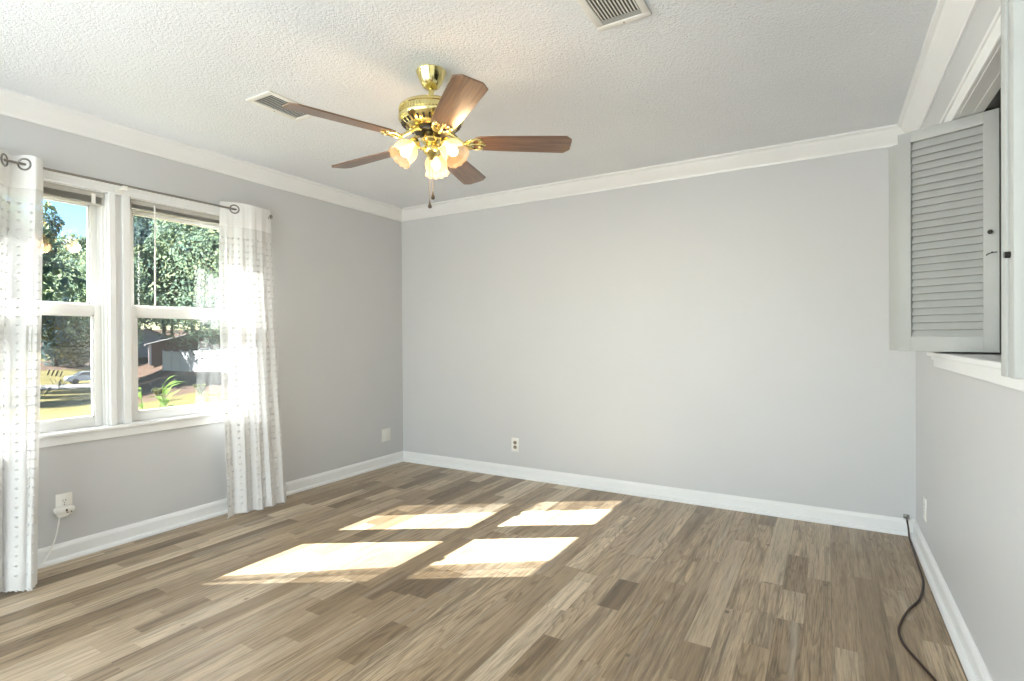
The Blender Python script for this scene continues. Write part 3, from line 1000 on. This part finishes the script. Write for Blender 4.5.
def iron_mesh():
    """scrolled brass blade bracket, in the blade's own frame"""
    m = MB()
    zz = -0.0060
    m.tube(smooth_pts([(0.062, 0, 0.050), (0.095, 0, 0.040), (0.132, 0, 0.010), (0.165, 0, zz - 0.004), (0.200, 0, zz), (0.245, 0, zz)], 4), [0.011] * 8 + [0.009] * 8 + [0.006] * 5, 8)
    for s in (1, -1):
        m.tube(smooth_pts([(0.165, 0, zz - 0.003), (0.180, s * 0.022, zz - 0.002), (0.200, s * 0.038, zz), (0.222, s * 0.040, zz), (0.236, s * 0.030, zz), (0.230, s * 0.020, zz), (0.216, s * 0.018, zz)], 5), 0.0052, 8)
        m.tube(smooth_pts([(0.150, 0, -0.004), (0.160, s * 0.020, zz - 0.002), (0.178, s * 0.034, zz - 0.002), (0.196, s * 0.038, zz)], 5), 0.0046, 8)
        m.lathe([(0.0085, 0.0), (0.0085, -0.003), (0.005, -0.0055), (0.0004, -0.006)], 12, Matrix.Translation((0.228, s * 0.034, zz)))
    m.lathe([(0.0085, 0.0), (0.0085, -0.003), (0.005, -0.0055), (0.0004, -0.006)], 12, Matrix.Translation((0.247, 0, zz)))
    return m
for k in range(5):
    a = math.radians(A0 + 72 * k)
    if k == 0:
        bo = blade_mesh().build('blade', MT['blade'], fan, local=True)
        io = iron_mesh().build('blade_bracket', MT['brass'], bo, smooth=True, local=True)
    else:
        bo = blade_objs[0][0].copy(); COL.objects.link(bo); bo.parent = fan
        io = blade_objs[0][1].copy(); COL.objects.link(io); io.parent = bo
    bo.location = (0, 0, BZ - H)
    bo.rotation_euler = (Matrix.Rotation(a, 3, 'Z') @ Matrix.Rotation(PITCH, 3, 'X')).to_euler()
    blade_objs.append((bo, io))

# three tulip shades on curved arms
SHADE_ANG = (-2, 119, 240)
for k, ad_ in enumerate(SHADE_ANG):
    a = math.radians(ad_)
    rz = Matrix.Rotation(a, 4, 'Z')
    tilt = math.radians(42)                    # axis leans outwards from straight down
    neck = Vector((0.078, 0, 2.098))
    arm = MB()
    arm.tube([TF @ rz @ q for q in smooth_pts([(0.034, 0, 2.076), (0.052, 0, 2.072), (0.068, 0, 2.086), (0.076, 0, 2.100)], 5)], 0.0068, 10)
    ax = TF @ rz @ Matrix.Translation(neck) @ Matrix.Rotation(-tilt, 4, 'Y')   # local -Z is the way the shade opens
    arm.lathe([(0.0005, 0.014), (0.014, 0.012), (0.022, 0.004), (0.0265, -0.008), (0.0275, -0.020), (0.0255, -0.022)], 24, ax)
    ao = arm.build('lamp_arm', MT['brass'], fan, smooth=True)
    sh = MB()
    prof = [(0.024, -0.012), (0.026, -0.020), (0.036, -0.030), (0.047, -0.044), (0.053, -0.060), (0.054, -0.076), (0.052, -0.090), (0.0515, -0.100), (0.055, -0.110), (0.060, -0.116)]
    inner = [(r - 0.0025, z) for r, z in reversed(prof)]
    sh.lathe(prof, 48, ax, lobes=12, lobe_amp=0.016)
    so = sh.build('lamp_shade', MT['shade'], fan, smooth=True)
    bu = MB().lathe([(0.010, -0.012), (0.012, -0.034), (0.020, -0.052), (0.0245, -0.068), (0.022, -0.082), (0.014, -0.092), (0.0005, -0.096)], 24, ax)
    bu.build('bulb', MT['bulb'], so, smooth=True)
    pl = bpy.data.lights.new('fan_lamp_light', 'POINT')
    pl.energy = 2.8
    pl.color = (1.0, 0.68, 0.38)
    pl.shadow_soft_size = 0.05
    po = bpy.data.objects.new('fan_lamp_light', pl)
    COL.objects.link(po)
    po.location = ax @ Vector((0, 0, -0.110))

def pull_chain(x, y, z0, z1):
    c = MB()
    z = z0
    while z > z1 + 0.036:
        c.lathe([(0.0003, 0.0017), (0.0015, 0.001), (0.0017, 0), (0.0015, -0.001), (0.0003, -0.0017)], 6, Matrix.Translation((x, y, z)))
        z -= 0.0042
    c.tube([(x, y, z0), (x, y, z1 + 0.034)], 0.0007, 5)
    o = c.build('pull_chain', MT['chain'], fan)
    MB().lathe([(0.0004, 0.038), (0.0022, 0.036), (0.0026, 0.030), (0.0048, 0.022), (0.0085, 0.012), (0.0092, 0.006), (0.0066, 0.001), (0.0005, 0.0)], 14, Matrix.Translation((x, y, z1))).build('pull_fob', MT['fob'], o, smooth=True)
pull_chain(FX + 0.004, FY + 0.003, 2.10, 1.843)
pull_chain(FX - 0.009, FY - 0.004, 2.10, 1.802)

# ------------------------------------------------------------------ shuttered opening in the right wall
c = MB()
CW = 0.068
xi = RW - 0.016
c.bbox((xi, OY0 - CW, OZ1 - 0.001), (RW, OY1 + CW, OZ1 + CW), 0.004)
c.bbox((xi, OY1, OZ0), (RW, OY1 + CW, OZ1), 0.004).bbox((xi, OY0 - CW, OZ0), (RW, OY0, OZ1), 0.004)
c.box((xi - 0.007, OY0 - CW, OZ1 + CW - 0.016), (xi + 0.002, OY1 + CW, OZ1 + CW))
c.box((xi - 0.007, OY1 + CW - 0.016, OZ0), (xi + 0.002, OY1 + CW, OZ1 + CW))
struct('trim_7', c, MT['trim'], 'white casing around the shuttered opening')
j = MB()
j.box((RW - 0.001, OY0, OZ1 - 0.004), (RW + 0.075, OY1, OZ1 + 0.001))
j.box((RW - 0.001, OY0, OZ0), (RWO, OY0 + 0.014, OZ1 - 0.014)).box((RW - 0.001, OY1 - 0.014, OZ0), (RWO, OY1, OZ1 - 0.014))
j.box((RW + 0.042, OY0 + 0.014, OZ1 - 0.0055), (RW + 0.066, OY1 - 0.014, OZ1 - 0.003))
struct('trim_8', j, MT['trim'], 'white jamb lining of the shuttered opening')
struct('trim_11', MB().box((RW + 0.075, OY0 + 0.014, OZ1 - 0.003), (RWO, OY1 - 0.014, OZ1 + 0.001)), MT['knob'], 'dark strip in the head of the shuttered opening')  # dark strip over the outer part of the head
s = MB()
s.bbox((RW - 0.042, OY0 - 0.11, OZ0 - 0.018), (RWO, OY1 + 0.11, OZ0 + 0.004), 0.006)
s.bbox((RW - 0.018, OY0 - 0.09, OZ0 - 0.068), (RW, OY1 + 0.085, OZ0 - 0.018), 0.004)
s.box((RW - 0.026, OY0 - 0.09, OZ0 - 0.034), (RW, OY1 + 0.09, OZ0 - 0.017))
struct('trim_9', s, MT['trim'], 'white stool and apron under the shuttered opening')

SH_W, SH_H, SH_T = 0.333, 0.931, 0.026
def shutter_leaf(root, name, knob=True, flip=1):
    """leaf in its own frame: x along the width, z up, y is the thickness; front face is -y"""
    m = MB()
    SW_, TR, BR = 0.048, 0.046, 0.064
    t = SH_T / 2
    m.bbox((0, -t, 0), (SW_, t, SH_H), 0.002).bbox((SH_W - SW_, -t, 0), (SH_W, t, SH_H), 0.002)
    m.bbox((SW_ - 0.001, -t, 0), (SH_W - SW_ + 0.001, t, BR), 0.002).bbox((SW_ - 0.001, -t, SH_H - TR), (SH_W - SW_ + 0.001, t, SH_H), 0.002)
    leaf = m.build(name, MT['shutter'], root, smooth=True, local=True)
    l = MB()
    n = 27
    z0, z1 = BR, SH_H - TR
    for k in range(n):
        z = z0 + (k + 0.5) * (z1 - z0) / n
        rm = Matrix.Translation((0, 0.002, z)) @ Matrix.Rotation(math.radians(66), 4, 'X')
        l.box((SW_ - 0.002, -0.0205, -0.0026), (SH_W - SW_ + 0.002, 0.0205, 0.0026), rm)
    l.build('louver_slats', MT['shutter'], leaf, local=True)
    if knob:
        kx = SH_W - 0.024
        MB().lathe([(0.0035, 0.0), (0.0035, 0.006), (0.0070, 0.010), (0.0085, 0.016), (0.0060, 0.021), (0.0005, 0.0225)], 16,
                   Matrix.Translation((kx, -t, 0.462)) @ Matrix.Rotation(PI / 2, 4, 'X')).build('knob', MT['knob'], leaf, smooth=True, local=True)
        h = MB().tube(smooth_pts([(kx + 0.018, -t - 0.002, 0.384), (kx + 0.004, -t - 0.004, 0.383), (kx - 0.010, -t - 0.004, 0.379), (kx - 0.014, -t - 0.004, 0.374)], 4), 0.0019, 6)
        h.tube([(kx + 0.004, -t, 0.384), (kx + 0.004, -t - 0.007, 0.384)], 0.0034, 8)
        h.build('hook_latch', MT['knob'], leaf, smooth=True, local=True)
    for z in (0.14, SH_H - 0.14):
        g = MB().tube([(0.0, t + 0.002, z - 0.03), (0.0, t + 0.002, z + 0.03)], 0.0042, 8)
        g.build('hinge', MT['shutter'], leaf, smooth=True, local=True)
    return leaf
SZ = OZ0 + 0.012
# far pair: first leaf out from the far jamb, second folded back into the opening
F = Vector((3.857, -1.118)); E_ = Vector((4.160, -1.258)); Hh = Vector((4.062, -0.868))
far = thing('louvered_shutter', (Hh.x, Hh.y, SZ), 'grey-white louvered folding shutter standing open at the far end of the opening, knob showing', 'shutter', 'bifold shutters of the wall opening')
lf = shutter_leaf(far, 'shutter_leaf')
d = (E_ - F)
lf.location = (F.x - Hh.x, F.y - Hh.y, 0)
lf.rotation_euler = (0, 0, math.atan2(d.y, d.x))
for a, b in ((Vector((4.168, -0.882)), Vector((3.842, -0.932))), (Vector((3.842, -0.962)), Vector((4.100, -1.172)))):
    lb = shutter_leaf(far, 'shutter_leaf', False)
    d = b - a
    lb.location = (a.x - Hh.x, a.y - Hh.y, 0)
    lb.rotation_euler = (0, 0, math.atan2(d.y, d.x))
# near pair: folded together, standing straight out at the near jamb
N1 = Vector((4.166, -2.866))
near = thing('louvered_shutter', (N1.x, N1.y, SZ), 'louvered bifold shutter at the right edge of the photo, seen edge-on', 'shutter', 'bifold shutters of the wall opening')
la = shutter_leaf(near, 'shutter_leaf', False)
la.rotation_euler = (0, 0, PI + 0.02)
lc = shutter_leaf(near, 'shutter_leaf', False)
lc.location = (0, 0.046, 0)
lc.rotation_euler = (0, 0, PI + 0.03)
m = MB().tube([(3.835, -2.868, SZ + 0.19), (3.826, -2.868, SZ + 0.19)], 0.0052, 10)
m.build('catch', MT['knob'], near, smooth=True)

# ------------------------------------------------------------------ side window and patio door added behind the camera for the fill light
sw = thing('fill_window', (-0.07, (SY0 + SY1) / 2, SZ0), 'unseen white side window added behind the viewer for fill light', 'window', None, 'structure')
m = MB()
for a, b in (((SY0, SZ0), (SY0 + 0.05, SZ1)), ((SY1 - 0.05, SZ0), (SY1, SZ1)), ((SY0, SZ0), (SY1, SZ0 + 0.05)), ((SY0, SZ1 - 0.05), (SY1, SZ1))):
    m.bbox((-0.10, a[0], a[1]), (-0.04, b[0], b[1]), 0.003)
m.build('window_frame', MT['vinyl'], sw, smooth=True)
MB().box((-0.072, SY0 + 0.045, SZ0 + 0.045), (-0.068, SY1 - 0.045, SZ1 - 0.045)).build('pane', MT['glass'], sw)
c = MB()
c.bbox((0, SY0 - 0.085, SZ1), (0.018, SY1 + 0.085, SZ1 + 0.07), 0.004).bbox((0, SY0 - 0.085, SZ0 - 0.05), (0.018, SY1 + 0.085, SZ0), 0.004)
c.bbox((0, SY0 - 0.085, SZ0), (0.018, SY0, SZ1), 0.004).bbox((0, SY1, SZ0), (0.018, SY1 + 0.085, SZ1), 0.004)
struct('trim_12', c, MT['trim'], 'white casing of the side window added behind the viewer')
dr = thing('fill_door', ((DX0 + DX1) / 2, YR - 0.07, 0), 'unseen glazed patio door added behind the viewer for fill light', 'door', None, 'structure')
m = MB()
for x0, x1 in ((DX0, DX0 + 0.06), (DX1 - 0.06, DX1), ((DX0 + DX1) / 2 - 0.04, (DX0 + DX1) / 2 + 0.04)):
    m.bbox((x0, YR - 0.11, 0.0), (x1, YR - 0.04, DZ1), 0.004)
m.bbox((DX0, YR - 0.11, 0.0), (DX1, YR - 0.04, 0.08), 0.004).bbox((DX0, YR - 0.11, DZ1 - 0.06), (DX1, YR - 0.04, DZ1), 0.004)
m.build('door_frame', MT['vinyl'], dr, smooth=True)
xm = (DX0 + DX1) / 2
MB().box((DX0 + 0.05, YR - 0.078, 0.07), (xm - 0.03, YR - 0.074, DZ1 - 0.05)).build('pane', MT['glass'], dr)
MB().box((xm + 0.03, YR - 0.078, 0.07), (DX1 - 0.05, YR - 0.074, DZ1 - 0.05)).build('pane', MT['glass'], dr)
c = MB()
c.bbox((DX0 - 0.09, YR, 0), (DX0, YR + 0.016, DZ1 + 0.09), 0.004).bbox((DX1, YR, 0), (DX1 + 0.09, YR + 0.016, DZ1 + 0.09), 0.004).bbox((DX0, YR, DZ1), (DX1, YR + 0.016, DZ1 + 0.09), 0.004)
struct('trim_10', c, MT['trim'], 'white casing of the patio door added behind the viewer')
struct('eave', MB().box((-0.62, -4.25, 2.235), (LW, 1.5, 2.40)), MT['house_white'], 'unseen white boxed eave above the double window, shaped to end the sun patch')  # unseen; its outer edge is set to cut the top of the sunlight
struct('roof_sunblock', MB().box((-1.7, -9.5, 2.62), (RWO, YR - 0.15, 2.76)).box((-1.7, -9.5, 2.24), (LW, -4.25, 2.40)), MT['house_white'], 'unseen white roof added to keep sun off the patio door and side window')  # added out of view to block sun from the rear and side openings

# ------------------------------------------------------------------ outdoors
def out(px, d):
    """ground-plan point seen at picture column px, d metres ahead"""
    v = FWD + RGT * ((px - 512) / FPX)
    return Vector((CAM.x + v.x * d, CAM.y + v.y * d))
D0 = Vector((-0.914, 0.406)); D1 = Vector((0.406, 0.914))     # away from the house; to the right
C2 = Vector((CAM.x, CAM.y))
UL = [0, 3.5, 14, 40, 70, 84, 98, 120, 150, 200, 300, 420]
ZL = [-0.6, -0.6, -0.62, -2.2, -3.7, -4.05, -3.55, -2.2, -0.2, 2.2, 5, 8]
UR = [0, 3.5, 20, 40, 62, 70, 95, 120, 160, 200, 300, 420]
ZR = [-0.6, -0.6, -0.62, -1.25, -1.95, -1.95, -1.9, -0.6, 2.5, 4.0, 6, 8]
def gz(x, y):
    q = Vector((x, y)) - C2
    u, v = q.dot(D0), q.dot(D1)
    t = v / max(u, 1.0)
    k = min(1, max(0, (t + 0.02) / 0.055)); k = k * k * (3 - 2 * k)
    a = float(np.interp(u, UL, ZL)); b = float(np.interp(u, UR, ZR))
    return a + (b - a) * k
us = [3.75, 6, 9, 12, 15, 18, 22, 26, 30, 36, 42, 48, 54, 60, 66, 71, 76, 80, 84, 90, 96, 104, 112, 120, 130, 142, 155, 170, 190, 215, 245, 280, 320, 380]
vn = 56
m = MB()
verts = []
for u in us:
    wdt = 30 + u * 0.8
    for i in range(vn + 1):
        v = (i / vn * 2 - 1) * wdt
        p = C2 + D0 * u + D1 * v
        if p.x > LW - 0.02: p.x = LW - 0.02
        verts.append((p.x, p.y, gz(p.x, p.y)))
m.v = [Vector(q) for q in verts]
for j in range(len(us) - 1):
    for i in range(vn):
        m.f.append([j * (vn + 1) + i, j * (vn + 1) + i + 1, (j + 1) * (vn + 1) + i + 1, (j + 1) * (vn + 1) + i])
        um = (us[j] + us[j + 1]) / 2
        t = ((i + 0.5) / vn * 2 - 1) * (30 + um * 0.8) / um
        mi = 0
        if t > -0.005 and um > 21: mi = 1
        if t <= -0.005 and 69 < um < 85: mi = 2
        if t <= -0.005 and um > 102: mi = 1
        if t <= -0.005 and 122 < um < 140: mi = 0
        m.mi.append(mi)
struct('ground', m, [MT['lawn'], MT['soil'], MT['asphalt']], 'yellow-green lawn, brown leaf litter and pale road outside the window', smooth=True)

def tree(px, d, height, cr, cy_frac, leaf, label, seed, n=2600, size=0.55, base_z=None, flat=1.0, trunk_r=0.22):
    rnd = random.Random(seed)
    p = out(px, d)
    z0 = gz(p.x, p.y)
    root = thing('tree', (p.x, p.y, z0), label, 'tree', 'trees outside the window')
    t = MB()
    pts = [(p.x, p.y, z0 - 0.2), (p.x + 0.1, p.y + 0.1, z0 + height * 0.3), (p.x - 0.1, p.y + 0.2, z0 + height * 0.6), (p.x, p.y, z0 + height * 0.9)]
    t.tube(smooth_pts(pts, 4), [trunk_r * (1 - 0.07 * i) for i in range(13)], 8)
    for k in range(9):
        a = rnd.uniform(0, 2 * PI); zz = z0 + height * rnd.uniform(0.35, 0.75)
        L = cr * rnd.uniform(0.5, 0.85)
        t.tube([(p.x, p.y, zz), (p.x + math.cos(a) * L * 0.5, p.y + math.sin(a) * L * 0.5, zz + L * 0.25), (p.x + math.cos(a) * L, p.y + math.sin(a) * L, zz + L * 0.4)], [trunk_r * 0.45, trunk_r * 0.3, trunk_r * 0.1], 6)
    t.build('trunk', MT['bark'], root, smooth=True)
    # crown: leaf sprays gathered in lobes
    lobes = []
    zc = z0 + height * cy_frac
    hz = height * (1 - cy_frac)
    for k in range(26):
        a = rnd.uniform(0, 2 * PI); e = rnd.uniform(-1, 1); r = rnd.uniform(0.35, 0.8)
        ce = math.sqrt(1 - e * e)
        lobes.append((Vector((p.x + cr * r * ce * math.cos(a), p.y + cr * r * ce * math.sin(a), zc + hz * flat * r * e)), cr * rnd.uniform(0.26, 0.42)))
    c_ = MB()
    for k in range(int(n * 3)):
        lc_, lr = lobes[rnd.randrange(len(lobes))]
        dv = Vector((rnd.gauss(0, 1), rnd.gauss(0, 1), rnd.gauss(0, 1))).normalized()
        q = lc_ + dv * lr * rnd.uniform(0.7, 1.05)
        nv = (dv + Vector((rnd.gauss(0, .6), rnd.gauss(0, .6), rnd.gauss(0.2, .6)))).normalized()
        a = nv.orthogonal().normalized(); b = nv.cross(a)
        an = rnd.uniform(0, 2 * PI)
        a, b = a * math.cos(an) + b * math.sin(an), b * math.cos(an) - a * math.sin(an)
        s = size * 0.5 * rnd.uniform(0.5, 1.2)
        c_.add([q - a * s, q - b * s * 0.5 + nv * s * 0.12, q + a * s, q + b * s * 0.5 + nv * s * 0.12], [(0, 1, 2), (0, 2, 3)])
    c_.build('crown', MT[leaf], root)
    return root
# a wood behind the road and the houses, nearer trees in front of it
tree(18, 112, 29, 9, 0.55, 'leaf_dark', 'tall dark tree seen at the left edge of the left window', 11, 3400, 0.9, trunk_r=0.4)
tree(46, 120, 31, 8, 0.55, 'leaf_dark', 'tall dark tree top against the sky in the left window', 12, 3400, 0.9, trunk_r=0.4)
tree(66, 104, 21, 7.5, 0.5, 'leaf_mid', 'lower green tree below the gap of sky, left window', 13, 3000, 0.8, trunk_r=0.35)
tree(86, 96, 24.5, 7, 0.55, 'leaf_mid', 'green tree beside the sky gap in the left window', 14, 3200, 0.8, trunk_r=0.35)
tree(106, 110, 30, 9, 0.55, 'leaf_dark', 'dark tree hidden behind the post between the two windows', 15, 2600, 0.9, trunk_r=0.4)
tree(56, 84, 13, 6.5, 0.5, 'leaf_dark', 'squat dark tree across the road, left window', 26, 2600, 0.7, trunk_r=0.3)
tree(78, 84, 11, 5.0, 0.5, 'leaf_warm', 'squat yellowish tree across the road, left window', 27, 2200, 0.7, trunk_r=0.3)
tree(124, 104, 32, 9, 0.5, 'leaf_dark', 'tall dark tree at the left of the right window', 16, 3600, 0.9, trunk_r=0.4)
tree(164, 116, 36, 10, 0.5, 'leaf_dark', 'tallest dark tree behind the brick house, right window', 17, 4000, 0.95, trunk_r=0.4)
tree(192, 104, 33, 9, 0.5, 'leaf_mid', 'tall green tree above the brick house roof, right window', 18, 3800, 0.9, trunk_r=0.4)
tree(222, 112, 35, 10, 0.5, 'leaf_dark', 'tall dark tree behind the right curtain edge', 19, 3400, 0.95, trunk_r=0.4)
tree(172, 124, 22, 7, 0.5, 'leaf_warm', 'yellowing tree just above the brick house roof', 20, 2600, 0.8, trunk_r=0.3)
tree(232, 30, 9.5, 4.6, 0.52, 'leaf_mid', 'nearest leafy tree, its branches filling the right window', 21, 3400, 0.24, trunk_r=0.18)
tree(112, 58, 17, 5.0, 0.6, 'leaf_mid', 'slender green tree behind the post between the windows', 22, 3000, 0.42, trunk_r=0.2)

# unseen trees added left of the view to shade the yard and the brick house
for k, (x, y, hh) in enumerate(((-35.6, 2.6, 14), (-46.5, 8, 16), (-57, 11.5, 18), (-67, 15, 19))):
    q = Vector((x, y)) - C2
    px_ = 512 + FPX * q.dot(Vector((RGT.x, RGT.y))) / q.dot(Vector((FWD.x, FWD.y)))
    tree(px_, q.dot(Vector((FWD.x, FWD.y))), hh, 6.0, 0.52, 'leaf_mid', ('nearest', 'second', 'third', 'farthest')[k] + ' tree of the unseen row added left of the view to shade the yard', 60 + k, 2600, 0.8, trunk_r=0.3)

def house(px, d, yaw, wx, wy, wall_h, roof_h, wall_mat, label, wins, chimney=False):
    p = out(px, d)
    z0 = gz(p.x, p.y) - 0.1
    root = thing('house', (p.x, p.y, z0), label, 'house')
    R = Matrix.Translation((p.x, p.y, z0)) @ Matrix.Rotation(yaw, 4, 'Z')
    w_ = MB()
    w_.box((-wx / 2, -wy / 2, 0), (wx / 2, wy / 2, wall_h), R)
    g = [(-wx / 2, wall_h), (wx / 2, wall_h), (0, wall_h + roof_h)]
    w_.prism(g, lambda a, b, t: R @ Vector((a, t, b)), -wy / 2 + 0.01, wy / 2 - 0.01)
    w_.build('wall', MT[wall_mat], root)
    r_ = MB()
    o_ = 0.5
    for s in (-1, 1):
        sl = roof_h / (wx / 2)
        pr = [(0, wall_h + roof_h), (0, wall_h + roof_h + 0.18), (s * (wx / 2 + o_), wall_h - sl * o_ + 0.18), (s * (wx / 2 + o_), wall_h - sl * o_)]
        r_.prism(pr, lambda a, b, t: R @ Vector((a, t, b)), -wy / 2 - 0.5, wy / 2 + 0.5)
    r_.build('roof', MT['shingle'], root)
    for (x, z, ww, hh) in wins:
        f = MB()
        for a, b in (((x - ww / 2 - .12, z - .12), (x - ww / 2, z + hh + .12)), ((x + ww / 2, z - .12), (x + ww / 2 + .12, z + hh + .12)), ((x - ww / 2, z - .12), (x + ww / 2, z)), ((x - ww / 2, z + hh), (x + ww / 2, z + hh + .12)), ((x - .04, z), (x + .04, z + hh))):
            f.box((a[0], -wy / 2 - 0.06, a[1]), (b[0], -wy / 2 + 0.02, b[1]), R)
        fo = f.build('window', MT['house_white'], root)
        MB().box((x - ww / 2, -wy / 2 - 0.02, z), (x + ww / 2, -wy / 2 + 0.01, z + hh), R).build('pane', MT['pane_dark'], fo)
    for s in (-1, 1):
        cb = MB().box((s * wx / 2 - 0.14, -wy / 2 - 0.05, 0), (s * wx / 2 + 0.14, -wy / 2 + 0.1, wall_h), R)
        cb.build('corner_board', MT['house_white'], root)
    return root
face = math.atan2(D1.y, D1.x)
house(206, 76, face, 13.4, 9, 2.6, 1.9, 'brick', 'brown brick house with white-framed windows behind the white fence', [(-0.6, 0.75, 0.95, 1.25), (2.6, 0.75, 0.95, 1.25), (5.2, 0.75, 0.95, 1.25)])
house(144, 92, face + 0.1, 9, 8, 2.6, 2.0, 'siding', 'grey house half hidden beyond the brick house', [(0.5, 0.8, 0.9, 1.2)])

# white fence standing in front of the brick house, panel by panel with posts
A = out(163, 55); B = out(232, 47)
fr = thing('white_fence', (A.x, A.y, gz(A.x, A.y)), 'long white board fence in front of the brick house', 'fence')
NP = 7
for k in range(NP):
    a = A.lerp(B, k / NP); b = A.lerp(B, (k + 1) / NP)
    za, zb = gz(a.x, a.y), gz(b.x, b.y)
    dv = (b - a).normalized(); nv = Vector((-dv.y, dv.x)) * 0.02
    pm = MB()
    q = [a + dv * 0.05 - nv, b - dv * 0.05 - nv, b - dv * 0.05 + nv, a + dv * 0.05 + nv]
    zz = [za, zb, zb, za]
    pm.add([(c.x, c.y, z + 0.05) for c, z in zip(q, zz)] + [(c.x, c.y, z + 2.0) for c, z in zip(q, zz)],
           [(0, 3, 2, 1), (4, 5, 6, 7), (0, 1, 5, 4), (1, 2, 6, 5), (2, 3, 7, 6), (3, 0, 4, 7)])
    pm.build('fence_panel', MT['house_white'], fr)
    MB().bbox((a.x - 0.06, a.y - 0.06, za - 0.2), (a.x + 0.06, a.y + 0.06, za + 2.12), 0.01).build('post', MT['house_white'], fr)

# parked car on the road
def car(px, d, yaw, label):
    p = out(px, d)
    z0 = gz(p.x, p.y)
    root = thing('car', (p.x, p.y, z0), label, 'car')
    R = Matrix.Translation((p.x, p.y, z0 + 0.02)) @ Matrix.Rotation(yaw, 4, 'Z')
    side = [(-2.2, 0.35), (-2.25, 0.62), (-2.1, 0.88), (-1.35, 0.98), (-0.75, 1.42), (0.75, 1.45), (1.5, 1.02), (2.1, 0.95), (2.25, 0.7), (2.2, 0.35)]
    b_ = MB().prism(side, lambda a, b, t: R @ Vector((a, t, b)), -0.85, 0.85)
    b_.build('body', MT['car_paint'], root)
    for nm, pr in (('side_window', [(-1.2, 1.0), (-0.72, 1.36), (0.0, 1.38), (0.0, 1.0)]), ('side_window', [(0.08, 1.0), (0.08, 1.38), (0.70, 1.39), (1.3, 1.02)])):
        MB().prism(pr, lambda a, b, t: R @ Vector((a, t, b)), -0.87, 0.87).build(nm, MT['pane_dark'], root)
    MB().prism([(-1.36, 0.99), (-0.77, 1.41), (-0.79, 1.43), (-1.39, 1.0)], lambda a, b, t: R @ Vector((a, t, b)), -0.72, 0.72).build('windscreen', MT['pane_dark'], root)
    for x in (-1.4, 1.4):
        for s in (-1, 1):
            ww = MB().lathe([(0.0005, -0.1), (0.30, -0.1), (0.33, -0.06), (0.33, 0.06), (0.30, 0.1), (0.0005, 0.1)], 20, R @ Matrix.Translation((x, s * 0.78, 0.33)) @ Matrix.Rotation(PI / 2, 4, 'X'))
            wo_ = ww.build('wheel', MT['tyre'], root, smooth=True)
            MB().lathe([(0.0005, 0.11), (0.17, 0.108), (0.19, 0.1)], 16, R @ Matrix.Translation((x, s * 0.78, 0.33)) @ Matrix.Rotation(-s * PI / 2 + PI, 4, 'X')).build('hubcap', MT['car_paint'], wo_)
    return root
car(88, 66, face + 0.25, 'silver car parked on the road, seen through the left window')
for k in range(4):
    p = out(47 + 4.2 * k, 74 - 0.5 * k)
    z = gz(p.x, p.y)
    R = Matrix.Translation((p.x, p.y, z)) @ Matrix.Rotation(face, 4, 'Z') @ Matrix.Rotation(0.35, 4, 'Y')
    o = MB().bbox((-0.08, -0.08, -0.2), (0.08, 0.08, 0.8), 0.02, R).build('leaning_post', MT['post'])
    wrd = ('leftmost of', 'second from the left of', 'third from the left of', 'rightmost of')[k]
    tag(o, wrd + ' the four dark leaning posts beside the road', 'post', 'dark leaning posts beside the road')

# leafy plant just outside the sill and low shrubs in the yard
def leafy(name, x, y, z0, hgt, n, spread, mat, label, cat, seed, lw=0.05, group=None):
    rnd = random.Random(seed)
    root = thing(name, (x, y, z0), label, cat, group)
    st_ = MB()
    lf_ = MB()
    for k in range(n):
        a = rnd.uniform(0, 2 * PI)
        r = spread * rnd.uniform(0.2, 1)
        top = Vector((x + r * math.cos(a), y + r * math.sin(a), z0 + hgt * rnd.uniform(0.7, 1.0)))
        b0 = Vector((x + r * 0.2 * math.cos(a), y + r * 0.2 * math.sin(a), z0))
        st_.tube([b0, b0.lerp(top, 0.5) + Vector((0, 0, hgt * 0.05)), top], [0.008, 0.006, 0.003], 5)
        for q in range(11):
            t_ = 0.45 + 0.55 * q / 10
            c0 = b0.lerp(top, t_)
            aa = a + rnd.uniform(-1.6, 1.6)
            L = hgt * 0.085 * rnd.uniform(0.7, 1.3) + 0.05
            dv = Vector((math.cos(aa), math.sin(aa), rnd.uniform(0.2, 1.3))).normalized()
            sv = dv.cross(Vector((0, 0, 1))).normalized() * lw * rnd.uniform(0.7, 1.2)
            tip = c0 + dv * L - Vector((0, 0, L * 0.25))
            mid = c0 + dv * L * 0.5
            lf_.add([c0, mid + sv, tip, mid - sv, mid - Vector((0, 0, 0.006))], [(0, 1, 4), (1, 2, 4), (2, 3, 4), (3, 0, 4)])
    st_.build('stem', MT['leaf_plant'], root)
    lf_.build('foliage', MT[mat], root)
    return root
leafy('leafy_plant', -0.95, -1.78, gz(-0.95, -1.78), 1.46, 9, 0.20, 'leaf_plant', 'bright green leafy plant just outside the right window', 'plant', 4, 0.035)
for k, (px, d, hh, lab) in enumerate(((40, 34, 0.8, 'round dark shrub on the lawn at the left of the left window'), (58, 52, 1.1, 'low shrub near the road, left window'), (158, 17, 0.30, 'small bush on the yellow grass, right window'), (200, 18, 0.35, 'dry bush on the yellow grass near the curtain'))):
    p = out(px, d)
    leafy('shrub', p.x, p.y, gz(p.x, p.y), hh, 16, hh * 0.8, 'leaf_dark' if k < 2 else 'leaf_warm', lab, 'shrub', 40 + k, 0.07, 'shrubs in the yard')
